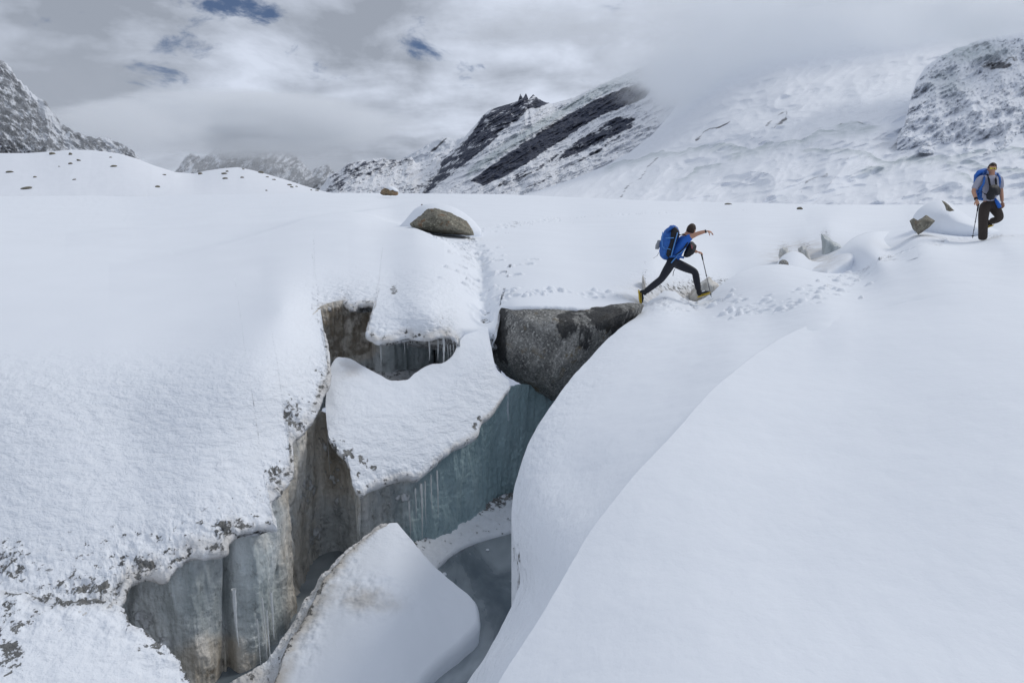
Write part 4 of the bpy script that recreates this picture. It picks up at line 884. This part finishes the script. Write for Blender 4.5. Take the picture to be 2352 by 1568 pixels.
for k, (x, y, s_, l, w_) in enumerate(sorted(((940, 1150, 9.75, 92, 5), (967, 1110, 9.8, 140, 6), (976, 1105, 9.85, 110, 3), (1004, 1080, 9.95, 120, 4), (954, 1120, 9.75, 80, 3), (990, 1090, 9.9, 100, 3)))):
    icicle(x, y, s_, l, w_, ordinal(k, 6)+' icicle on the blue ice wall under the snow apron', G2)
G3 = 'icicles on the near ice wall'
icicle(536, 1352, 6.95, 150, 9, 'long white curved icicle on the near grey ice wall', G3)
for k, (x, y, l, w_) in enumerate(sorted(((602, 1370, 170, 4), (612, 1400, 150, 4), (590, 1420, 130, 3), (622, 1360, 120, 5)))):
    icicle(x, y, 7.25 if x < 700 else 8.3, l, w_, ordinal(k, 4)+' of the thin icicles on the fluted brown near wall', G3)
for lb, x, y, l in (('longest', 1186, 1262, 60), ('right hand', 1192, 1275, 46), ('shortest', 1181, 1258, 34)): icicle(x, y, 5.75, l, 5, lb+' icicle under the snow edge of the right bank', 'icicles under the right bank')

# ============================================================ PEOPLE
M_SKIN = mat_plain('skin', (.50, .27, .18), .55, 30, .1, .05)
M_HAIR = mat_plain('hair', (.035, .022, .015), .7, 90, .5, .6)
M_BLUE = mat_plain('blue_shirt_fabric', (.02, .13, .52), .75, 30, .25, .4)
M_PACK = mat_plain('blue_pack_fabric', (.022, .12, .42), .6, 22, .6, .9)
M_PACKL = mat_plain('light_blue_strap', (.10, .28, .62), .6, 30, .2, .2)
M_BLACK = mat_plain('black_fabric', (.012, .013, .016), .7, 40, .4, .4)
M_NAVY = mat_plain('dark_trouser_fabric', (.014, .016, .024), .75, 30, .4, .4)
M_BROWN = mat_plain('brown_trouser_fabric', (.045, .034, .028), .8, 30, .3, .5)
M_GREYS = mat_plain('grey_shirt_fabric', (.36, .36, .43), .8, 30, .15, .4)
M_YEL = mat_plain('yellow_rubber', (.55, .38, .03), .5, 40, .2, .2)
M_GREY = mat_plain('grey_plastic', (.28, .29, .30), .5, 40, .2, .2)
M_LENS = mat_plain('yellow_lens', (.70, .62, .02), .15, 10, .1, .0, spec=.8)
M_METAL = mat_plain('pole_metal', (.10, .10, .11), .35, 20, .2, .1, metal=.7)
M_WHITE = mat_plain('packed_snow', (.8, .82, .86), .8, 30, .1, .3)
def ev_mesh(ob):
    dg = bpy.context.evaluated_depsgraph_get(); e = ob.evaluated_get(dg)
    me = bpy.data.meshes.new_from_object(e); return me
def skin(verts, edges, sub=1):
    """verts: name -> (pos, radius) ; returns a bmesh-less mesh grown round the skeleton"""
    names = list(verts); me = bpy.data.meshes.new('t')
    me.from_pydata([tuple(verts[n][0]) for n in names], [(names.index(a), names.index(b)) for a, b in edges], [])
    ob = bpy.data.objects.new('t', me); COL.objects.link(ob)
    md = ob.modifiers.new('s', 'SKIN'); md.use_smooth_shade = True; md.branch_smoothing = .3
    for i, n in enumerate(names):
        r = verts[n][1]; me.skin_vertices[0].data[i].radius = r if isinstance(r, tuple) else (r, r)
    me.skin_vertices[0].data[0].use_root = True
    ob.modifiers.new('u', 'SUBSURF').levels = sub; ob.modifiers['u'].render_levels = sub
    bpy.context.view_layer.update()
    out = ev_mesh(ob); bpy.data.objects.remove(ob); return out
def ellipsoid(c, r, M=None, n=16):
    bm = bmesh.new(); bmesh.ops.create_uvsphere(bm, u_segments=n, v_segments=n, radius=1)
    T = Matrix.Translation(c) @ (M or Matrix()) @ Matrix.Diagonal((*r, 1)); bm.transform(T)
    me = bpy.data.meshes.new('t'); bm.to_mesh(me); bm.free(); return me
def tubemesh(pts, r, n=8):
    bm = bmesh.new(); pts = [Vector(p) for p in pts]; rr = r if isinstance(r, (list, tuple)) else [r]*len(pts); rings = []
    for i, p in enumerate(pts):
        t = (pts[min(i+1, len(pts)-1)]-pts[max(i-1, 0)]).normalized(); a = t.orthogonal().normalized(); b_ = t.cross(a)
        rings.append([bm.verts.new(p+(a*math.cos(k*2*math.pi/n)+b_*math.sin(k*2*math.pi/n))*rr[i]) for k in range(n)])
    for A, B in zip(rings, rings[1:]):
        for k in range(n): bm.faces.new((A[k], A[(k+1) % n], B[(k+1) % n], B[k]))
    bm.faces.new(rings[0][::-1]); bm.faces.new(rings[-1])
    me = bpy.data.meshes.new('t'); bm.to_mesh(me); bm.free(); return me
def joinm(name, meshes, mat, parent=None, root=None, voxel=None, smooth=0):
    bm = bmesh.new()
    for m_ in meshes: bm.from_mesh(m_)
    bmesh.ops.recalc_face_normals(bm, faces=bm.faces)
    me = bpy.data.meshes.new(name); bm.to_mesh(me); bm.free()
    if voxel:
        ob = bpy.data.objects.new('t', me); COL.objects.link(ob)
        md = ob.modifiers.new('r', 'REMESH'); md.mode = 'VOXEL'; md.voxel_size = voxel
        if smooth: sm = ob.modifiers.new('s', 'SMOOTH'); sm.iterations = smooth
        bpy.context.view_layer.update(); me2 = ev_mesh(ob); bpy.data.objects.remove(ob); me = me2; me.name = name
    for p in me.polygons: p.use_smooth = True
    me.materials.clear(); me.materials.append(mat)
    o = bpy.data.objects.new(name, me); COL.objects.link(o)
    off = root if root is not None else (parent.location if parent else Vector())
    me.transform(Matrix.Translation(-Vector(off)))
    if parent: o.parent = parent
    else: o.location = off
    return o
def frame(fwd, up):
    f = Vector(fwd).normalized(); x = f.cross(Vector(up)).normalized(); u = x.cross(f)
    return Matrix((x, f, u)).transposed().to_4x4()      # local x right, y forward, z up
def head_meshes(c, fwd, up, h=.235):
    M = frame(fwd, up); T = Matrix.Translation(c) @ M; out = []
    bm = bmesh.new(); bmesh.ops.create_uvsphere(bm, u_segments=32, v_segments=24, radius=1)
    for v in bm.verts:
        x, y, z = v.co; X, Y, Z = x*.078, y*.098, z*.118
        if z < 0: X *= 1-.34*z*z; Y = Y*(1-.30*z*z)+.018*(-z) if y > -.3 else Y*(1-.45*z*z)+.02*(-z)
        if y > .55 and -.15 < z < .3 and abs(x) > .15 and abs(x) < .5: Y -= .007          # eye sockets
        if y > .6 and abs(z+.62) < .09 and abs(x) < .3: Y -= .003
        v.co = (X, Y, Z)
    bm.transform(T); me = bpy.data.meshes.new('t'); bm.to_mesh(me); bm.free(); out.append(me)
    L = lambda x, y, z: T @ Vector((x, y, z))
    out.append(tubemesh([L(0, .090, .018), L(0, .106, -.008), L(0, .116, -.026), L(0, .098, -.036)], [.008, .010, .014, .009]))
    out.append(ellipsoid(L(0, .088, -.058), (.024, .012, .006), M)); out.append(ellipsoid(L(0, .086, -.068), (.020, .012, .007), M)); out.append(ellipsoid(L(0, .074, -.098), (.024, .018, .014), M))
    for sx in (-1, 1): out.append(ellipsoid(L(sx*.080, -.004, -.006), (.010, .020, .031), M))
    for sx in (-1, 1): out.append(ellipsoid(L(sx*.030, .080, .014), (.013, .010, .009), M))
    return out, T, M
def hair_mesh(T, M, cut=-.25):
    bm = bmesh.new(); bmesh.ops.create_uvsphere(bm, u_segments=40, v_segments=30, radius=1)
    for v in bm.verts:
        x, y, z = v.co
        k = 1.0+.10*float(perlin(np.array([[x*6, y*6, z*6]]))[0])+.06*float(perlin(np.array([[x*14, y*14, z*14]]))[0])
        v.co = (x*.086*k, y*.106*k-.006, z*.126*k)
        lim = .42 if y > .45 else (.12 if y > .0 else -.45)
        if z < lim: v.co = (x*.070, y*.088-.006, max(z, lim-.12)*.118)
    bm.transform(T); me = bpy.data.meshes.new('t'); bm.to_mesh(me); bm.free(); return me
def hand_meshes(wrist, direc, palm_n, curl=.6, sc=1.0, side=1):
    """palm and five separate fingers of unequal length bending towards the palm side"""
    d = Vector(direc).normalized(); n = Vector(palm_n); n = (n-d*n.dot(d)).normalized(); x = d.cross(n)*side
    M = Matrix((x, d, n)).transposed().to_4x4(); w_ = Vector(wrist); out = []
    out.append(ellipsoid(w_+d*.048*sc, (.040*sc, .052*sc, .017*sc), M))
    for k, (fx, fl) in enumerate(((-.030, .064), (-.010, .075), (.010, .070), (.029, .056))):
        p = w_+d*.085*sc+x*fx*sc; a = curl*(.5+.1*k); pts = [p-d*.02*sc, p]; ang = 0
        for seg in (.45, .33, .25):
            ang += a; p = p+(d*math.cos(ang)+n*math.sin(ang))*fl*seg*sc; pts.append(p)
        out.append(tubemesh(pts, [.0095*sc, .0095*sc, .009*sc, .008*sc, .0065*sc]))
    p = w_+d*.022*sc-x*.030*sc; q = (d*.6-x*.75+n*.35).normalized()
    out.append(tubemesh([p, p+q*.030*sc, p+q*.052*sc+n*.012*sc, p+q*.060*sc+n*.034*sc+d*.01], [.013*sc, .012*sc, .0105*sc, .008*sc]))
    return out
def boot(ankle, toe_dir, up, parent, soil=True):
    M = frame(toe_dir, up); a = Vector(ankle); T = Matrix.Translation(a) @ M; L = lambda x, y, z: T @ Vector((x, y, z))
    up_ = [ellipsoid(L(0, .0, -.03), (.048, .058, .085), M), ellipsoid(L(0, .06, -.065), (.047, .10, .045), M), ellipsoid(L(0, .14, -.078), (.045, .062, .032), M)]
    b_ = joinm('boot', up_, M_BLACK, parent, voxel=.012, smooth=2)
    sole = [ellipsoid(L(0, .10, -.110), (.050, .110, .014), M), ellipsoid(L(0, -.02, -.106), (.043, .053, .017), M)]
    so = joinm('sole', sole, M_YEL, b_, root=parent.location, voxel=.010, smooth=1)
    band = joinm('rand', [tubemesh([L(.05, .0, -.082), L(.053, .10, -.09), L(.03, .19, -.088), L(0, .205, -.088), L(-.03, .19, -.088), L(-.053, .10, -.09), L(-.05, .0, -.082)], .006)], M_YEL, b_, root=parent.location)
    if soil:
        joinm('snow_crust', [ellipsoid(L(.03, .07, -.03), (.02, .04, .012), M, 8), ellipsoid(L(-.03, .03, -.0), (.015, .02, .03), M, 8)], M_WHITE, b_, root=parent.location)
    return b_
def strapm(pts, w_=.012): return tubemesh(pts, w_, 6)
def pole(name_label, top, tip, parent=None):
    top, tip = Vector(top), Vector(tip); root = empty('trekking_pole', tip); tag(root, name_label, 'pole'); d = (tip-top)
    joinm('handle', [tubemesh([top-d.normalized()*.03, top, top+d.normalized()*.10, top+d.normalized()*.14], [.014, .017, .014, .011])], M_BLACK, root)
    joinm('shaft', [tubemesh([top+d.normalized()*.12, top+d*.5], .009), tubemesh([top+d*.5, top+d*.97], .007), tubemesh([top+d*.485, top+d*.515], .013), tubemesh([top+d*.74, top+d*.765], .011)], M_METAL, root)
    joinm('basket', [tubemesh([top+d*.93, top+d*.937], .026, 12)], M_BLACK, root)
    joinm('tip', [tubemesh([top+d*.96, tip], [.006, .002])], M_METAL, root)
    return root

# ---- the leaping hiker
S1 = 13.34
def W1(zx, zy, ds=0.): return at(1416.4+zx*.1758, 474.7+zy*.1758, S1+ds)
h1 = empty('person', W1(1075, 1190)); tag(h1, 'hiker in blue T-shirt and black trousers leaping off a boulder, arm flung forward', 'person')
pel, wai, che, nek = W1(735, 700), W1(775, 600), W1(850, 470), W1(905, 375)
shn, shf = W1(915, 420, -.17), W1(900, 440, .17)
eln, wrn = W1(1060, 350, -.28), W1(1180, 318, -.33)
elf, wrf = W1(975, 570, .30), W1(1060, 592, .27)
hpn, hpf = W1(715, 735, -.09), W1(765, 735, .09)
kn_b, an_b = W1(585, 945, -.22), W1(375, 1110, -.36)
kn_f, an_f = W1(1025, 850, .10), W1(1070, 1095, .08)
hc = W1(975, 305, -.02)
hm, HT, HM = head_meshes(hc, (W1(1040, 345, .22)-W1(960, 290)), (W1(985, 200)-W1(940, 330)))
bodyv = {'pel': (pel, .085), 'wai': (wai, .085), 'che': (che, .10), 'nek': (nek, .06), 'hd': (hc, .06), 'shn': (shn, .058), 'eln': (eln, .043), 'fan': ((eln*.6+wrn*.4), .040), 'wrn': (wrn, .027),
    'shf': (shf, .058), 'elf': (elf, .043), 'faf': ((elf*.6+wrf*.4), .040), 'wrf': (wrf, .027), 'hpn': (hpn, .070), 'knb': (kn_b, .058), 'cab': ((kn_b*.62+an_b*.38), .058), 'anb': (an_b, .038), 'hpf': (hpf, .070), 'knf': (kn_f, .058), 'caf': ((kn_f*.62+an_f*.38), .058), 'anf': (an_f, .038)}
E = [('pel', 'wai'), ('wai', 'che'), ('che', 'nek'), ('nek', 'hd'), ('che', 'shn'), ('shn', 'eln'), ('eln', 'fan'), ('fan', 'wrn'), ('che', 'shf'), ('shf', 'elf'), ('elf', 'faf'), ('faf', 'wrf'),
     ('pel', 'hpn'), ('hpn', 'knb'), ('knb', 'cab'), ('cab', 'anb'), ('pel', 'hpf'), ('hpf', 'knf'), ('knf', 'caf'), ('caf', 'anf')]
hands = hand_meshes(wrn, (W1(1260, 340, -.33)-wrn), (0, .3, -1), .75)+hand_meshes(wrf, W1(1120, 610, .27)-wrf, (.2, .3, -1), 1.15, side=-1)
joinm('body', [skin(bodyv, E, 2)]+hm+hands, M_SKIN, h1, voxel=.0075, smooth=2)
joinm('hair', [hair_mesh(HT, HM)], M_HAIR, h1, voxel=.008)
mid = lambda a, b_, t: a*(1-t)+b_*t
shirt = {'pel': (mid(pel, wai, -.05), .138), 'wai': (wai, .130), 'che': (che, .145), 'nk': (mid(che, nek, .75), .085), 'shn': (shn, .082), 'sln': (mid(shn, eln, .55), .070), 'shf': (shf, .082), 'slf': (mid(shf, elf, .55), .070)}
joinm('shirt', [skin(shirt, [('pel', 'wai'), ('wai', 'che'), ('che', 'nk'), ('che', 'shn'), ('shn', 'sln'), ('che', 'shf'), ('shf', 'slf')], 2)], M_BLUE, h1)
tr = {'w': (mid(pel, wai, .6), .118), 'pel': (pel, .135), 'hpn': (hpn, .105), 'm1': (mid(hpn, kn_b, .5), .092), 'knb': (kn_b, .070), 'cab': (mid(kn_b, an_b, .4), .070), 'anb': (mid(kn_b, an_b, 1.04), .056), 'hpf': (hpf, .105), 'm2': (mid(hpf, kn_f, .5), .095), 'knf': (kn_f, .074), 'caf': (mid(kn_f, an_f, .4), .072), 'anf': (mid(kn_f, an_f, 1.04), .058)}
joinm('trousers', [skin(tr, [('pel', 'w'), ('pel', 'hpn'), ('hpn', 'm1'), ('m1', 'knb'), ('knb', 'cab'), ('cab', 'anb'), ('pel', 'hpf'), ('hpf', 'm2'), ('m2', 'knf'), ('knf', 'caf'), ('caf', 'anf')], 2)], M_NAVY, h1)
boot(W1(365, 1120, -.36), W1(345, 1300)-W1(325, 1140), W1(420, 1120)-W1(330, 1140), h1)
boot(W1(1075, 1100, .08), W1(1240, 1095)-W1(1070, 1150), W1(1060, 1000)-W1(1085, 1120), h1)
joinm('watch', [tubemesh([mid(wrn, eln, .06), mid(wrn, eln, .22)], .033, 14)], M_BLACK, h1)
# his pack
def outline_solid(pts, Wf, ds, depth, name, mat, parent=None, root=None, n=80, bulge=.5, amp=.02, pw=3.0):
    o = np.array(pts, float); cx, cy = o.mean(0); c = curve(list(pts)+[pts[0]], n+1, False)[:-1]
    k = np.array([.25, .5, .25]); c = sum(np.roll(c, i-1, 0)*k[i] for i in range(3)); rings = []
    for side in (-1, 1):
        rr = np.linspace(0, 1, 14) if side < 0 else np.linspace(1, 0, 14)[1:]
        for r in rr:
            q = np.array([cx, cy])*(1-r)+c*r; dd = side*depth*.5*(1-r**pw)
            rings.append([tuple(Wf(a, b_, ds+dd)) for a, b_ in q])
    P = np.array(rings); C = P.reshape(-1, 3).mean(0); d = P-C; L_ = np.linalg.norm(d, axis=-1, keepdims=True)
    P = P+d/L_*(fbm(P3(P[..., 0]*9, P[..., 1]*9, P[..., 2]*9), 3)*amp)[..., None]
    loc = Vector(root) if root is not None else parent.location
    ob = grid_mesh(name, P-np.array(loc), mat, {'patch': np.zeros(P.shape[:2])}, close_u=True)
    if parent: ob.parent = parent
    else: ob.location = loc
    return ob
bp_ = empty('backpack', W1(650, 700, -.02)); tag(bp_, 'large blue trekking backpack with black side panel on the leaping hiker', 'backpack')
outline_solid([(640, 295), (700, 250), (752, 238), (800, 270), (825, 330), (818, 420), (780, 520), (745, 620), (725, 690), (680, 706), (620, 690), (570, 645), (552, 580), (568, 470), (585, 380)], W1, -.02, .32, 'pack_bag', M_PACK, bp_)
outline_solid([(735, 262), (775, 262), (812, 310), (818, 380), (780, 470), (750, 560), (715, 640), (675, 668), (650, 640), (655, 570), (690, 480), (705, 380), (712, 300)], W1, -.165, .08, 'side_panel', M_BLACK, bp_, n=60)
outline_solid([(640, 300), (700, 248), (752, 236), (770, 262), (715, 300), (660, 330)], W1, -.16, .14, 'lid', M_PACK, bp_, n=50)
outline_solid([(535, 435), (575, 440), (565, 520), (548, 566), (500, 552), (512, 490)], W1, .02, .10, 'rear_pocket', M_GREY, bp_, n=50)
joinm('strap', [strapm([W1(795, 340, -.2), W1(765, 450, -.23), W1(735, 560, -.22), W1(712, 650, -.2)], .011)], M_PACKL, bp_)
joinm('strap', [strapm([W1(640, 412, -.16), W1(690, 410, -.22), W1(745, 408, -.22)], .010)], M_PACKL, bp_)
joinm('strap', [strapm([W1(620, 540, -.16), W1(660, 545, -.22), W1(705, 560, -.22)], .008)], M_PACKL, bp_)
joinm('strap', [strapm([W1(600, 330, -.12), W1(590, 430, -.14), W1(600, 520, -.14), W1(640, 560, -.17)], .008)], M_PACKL, bp_)
joinm('shoulder_strap', [strapm([W1(815, 370, -.1), W1(870, 360, -.17), W1(925, 385, -.2), W1(940, 440, -.19), W1(900, 520, -.18), W1(820, 600, -.17), W1(740, 665, -.15)], .017)], M_BLACK, bp_)
joinm('hip_belt', [strapm([W1(690, 650, -.15), W1(760, 650, -.17), W1(830, 655, -.14), W1(868, 665, -.02)], .026)], M_PACK, bp_)
joinm('strap', [strapm([W1(790, 650, -.2), W1(750, 690, -.2), W1(712, 735, -.2)], .011)], M_PACKL, bp_)
joinm('strap', [strapm([W1(550, 600, .0), W1(530, 640, .0), W1(480, 674, .0)], .004)], M_BLACK, bp_)
joinm('strap', [strapm([W1(762, 815, .0), W1(742, 850, .0), W1(735, 905, .0)], .006)], M_BLACK, bp_)
cb = empty('chest_bag', W1(965, 660, .05)); tag(cb, 'rounded black camera bag hanging on the chest of the leaping hiker', 'bag')
outline_solid([(960, 455), (1005, 460), (1040, 510), (1035, 570), (1000, 620), (950, 652), (900, 664), (865, 655), (875, 610), (905, 540), (935, 480)], W1, .02, .26, 'bag_body', M_BLACK, cb, n=60)
joinm('bag_mark', [tubemesh([W1(975, 500, -.115), W1(982, 525, -.118), W1(985, 550, -.115)], .009, 6)], mat_plain('red_print', (.45, .12, .15), .6), cb)
joinm('harness_strap', [strapm([W1(960, 470, -.1), W1(945, 440, -.16), W1(900, 380, -.17)], .010)], M_PACKL, cb)
joinm('harness_strap', [strapm([W1(905, 540, -.13), W1(850, 590, -.17), W1(780, 640, -.18)], .009)], M_PACKL, cb)
pole('black trekking pole planted in the snow by the leaping hiker', W1(1108, 615, .27), W1(1238, 1185, .10))

# ---- the standing hiker
S2 = min(sdep(2258, 544, B_BANK), 15.0)
def W2(zx, zy, ds=0.): return at(2067.1+zx*.1465, 344.5+zy*.1465, S2+ds)
h2 = empty('person', W2(1300, 1350)); tag(h2, 'hiker in grey shirt, brown trousers and yellow sunglasses standing on one leg in the snow', 'person')
pel, wai, che, nek = W2(1395, 830), W2(1400, 700), W2(1435, 510), W2(1440, 385)
shr, shl = W2(1275, 440, -.05), W2(1560, 440, .08)
elr, wrr = W2(1150, 640, -.08), W2(1200, 790, -.22)
ell, wrl = W2(1585, 640, .12), W2(1605, 820, .02)
hr, hl = W2(1325, 860), W2(1470, 870, .05)
kr, ar = W2(1305, 1090, -.06), W2(1298, 1420, .06)
kl, al = W2(1575, 1075, -.08), W2(1400, 1130, .18)
hc = W2(1445, 290, -.02)
hm, HT, HM = head_meshes(hc, (-.45, -.9, -.22), (0.03, -.1, 1))
bodyv = {'pel': (pel, .085), 'wai': (wai, .085), 'che': (che, .105), 'nek': (nek, .06), 'hd': (hc, .06), 'shn': (shr, .06), 'eln': (elr, .045), 'fan': (mid(elr, wrr, .4), .043), 'wrn': (wrr, .030),
    'shf': (shl, .06), 'elf': (ell, .045), 'faf': (mid(ell, wrl, .4), .043), 'wrf': (wrl, .030), 'hpn': (hr, .070), 'knb': (kr, .058), 'cab': (mid(kr, ar, .4), .058), 'anb': (ar, .04), 'hpf': (hl, .070), 'knf': (kl, .058), 'caf': (mid(kl, al, .4), .058), 'anf': (al, .04)}
hands = hand_meshes(wrr, W2(1225, 880, -.26)-wrr, (.4, .2, -.2), 1.2)+hand_meshes(wrl, W2(1620, 930, 0)-wrl, (-.5, -.3, 0), .5, side=-1)
joinm('body', [skin(bodyv, E, 2)]+hm+hands, M_SKIN, h2, voxel=.0075, smooth=2)
joinm('hair', [hair_mesh(HT, HM)], M_HAIR, h2, voxel=.008)
L2 = lambda x, y, z: HT @ Vector((x, y, z))
sg = joinm('sunglasses', [ellipsoid(L2(-.033, .098, .016), (.028, .009, .017), HM), ellipsoid(L2(.033, .098, .016), (.028, .009, .017), HM), tubemesh([L2(-.01, .105, .02), L2(.01, .105, .02)], .005)], M_LENS, h2)
for sx in (-1, 1): joinm('temple', [tubemesh([L2(sx*.058, .085, .02), L2(sx*.082, .04, .018), L2(sx*.088, -.02, .012)], .005)], M_BLACK, sg, root=h2.location)
joinm('pupil_reflection', [ellipsoid(L2(-.030, .107, .015), (.012, .003, .010), HM)], M_BLACK, sg, root=h2.location)
shirt = {'pel': (mid(pel, wai, -.12), .155), 'wai': (wai, .148), 'che': (che, .165), 'nk': (mid(che, nek, .85), .085), 'shn': (shr, .090), 'uln': (mid(shr, elr, .5), .078), 'sln': (mid(shr, elr, .93), .068), 'shf': (shl, .088), 'ulf': (mid(shl, ell, .5), .075), 'slf': (mid(shl, ell, .9), .066)}
joinm('shirt', [skin(shirt, [('pel', 'wai'), ('wai', 'che'), ('che', 'nk'), ('che', 'shn'), ('shn', 'uln'), ('uln', 'sln'), ('che', 'shf'), ('shf', 'ulf'), ('ulf', 'slf')], 2)], M_GREYS, h2)
tr = {'w': (mid(pel, wai, .25), .140), 'pel': (pel, .155), 'hpn': (hr, .125), 'm1': (mid(hr, kr, .5), .115), 'knb': (kr, .100), 'cab': (mid(kr, ar, .5), .095), 'anb': (mid(kr, ar, 1.), .095), 'hpf': (hl, .125), 'm2': (mid(hl, kl, .5), .115), 'knf': (kl, .098), 'caf': (mid(kl, al, .5), .085), 'anf': (mid(kl, al, .95), .075)}
joinm('trousers', [skin(tr, [('pel', 'w'), ('pel', 'hpn'), ('hpn', 'm1'), ('m1', 'knb'), ('knb', 'cab'), ('cab', 'anb'), ('pel', 'hpf'), ('hpf', 'm2'), ('m2', 'knf'), ('knf', 'caf'), ('caf', 'anf')], 2)], M_BROWN, h2)
boot(al+Vector((0, .03, 0)), Vector((-.9, .4, -.5)), Vector((.4, 0, 1)), h2, False)
joinm('watch', [tubemesh([mid(wrr, elr, .06), mid(wrr, elr, .24)], .036, 14)], M_BLACK, h2)
b2 = empty('backpack', W2(1260, 760, .15)); tag(b2, 'blue backpack worn by the standing hiker, seen behind his right shoulder', 'backpack')
outline_solid([(1155, 390), (1220, 325), (1300, 292), (1380, 288), (1480, 330), (1590, 400), (1605, 560), (1540, 720), (1400, 770), (1250, 770), (1195, 700), (1150, 560)], W2, .20, .30, 'pack_bag', M_PACK, b2)
outline_solid([(1165, 400), (1220, 322), (1300, 288), (1365, 290), (1370, 360), (1280, 380), (1200, 420)], W2, .10, .2, 'lid', M_BLUE, b2, n=50)
joinm('shoulder_strap', [strapm([W2(1310, 360, -.02), W2(1325, 440, -.16), W2(1310, 530, -.2), W2(1260, 620, -.17), W2(1220, 700, -.05)], .024)], M_PACK, b2)
joinm('shoulder_strap', [strapm([W2(1530, 370, .0), W2(1565, 440, -.06), W2(1565, 500, -.08), W2(1550, 600, -.05)], .024)], M_PACK, b2)
joinm('hip_belt', [strapm([W2(1225, 640, -.02), W2(1225, 720, -.08), W2(1250, 770, -.12), W2(1300, 775, -.16)], .03)], M_PACK, b2)
joinm('side_flap', [strapm([W2(1490, 760, -.16), W2(1530, 830, -.17), W2(1565, 900, -.15)], [.02, .038, .04])], M_BLUE, b2)
c2 = empty('chest_bag', W2(1440, 790, -.2)); tag(c2, 'black camera bag strapped across the chest of the standing hiker', 'bag')
outline_solid([(1400, 570), (1450, 545), (1520, 545), (1570, 580), (1585, 640), (1570, 700), (1500, 720), (1480, 770), (1420, 790), (1355, 770), (1350, 700), (1385, 640)], W2, -.27, .20, 'bag_body', M_BLACK, c2, n=60)
for pts_, r_ in (([W2(1370, 385, -.08), W2(1395, 460, -.18), W2(1410, 560, -.24)], .022), ([W2(1500, 400, -.06), W2(1505, 470, -.14), W2(1510, 550, -.22)], .022), ([W2(1280, 650, -.2), W2(1330, 690, -.24), W2(1390, 720, -.26)], .012)): joinm('harness_strap', [strapm(pts_, r_)], M_BLACK, c2)
pole('purple-grey trekking pole held by the standing hiker', W2(1228, 870, -.26), W2(1135, 1385, -.35))
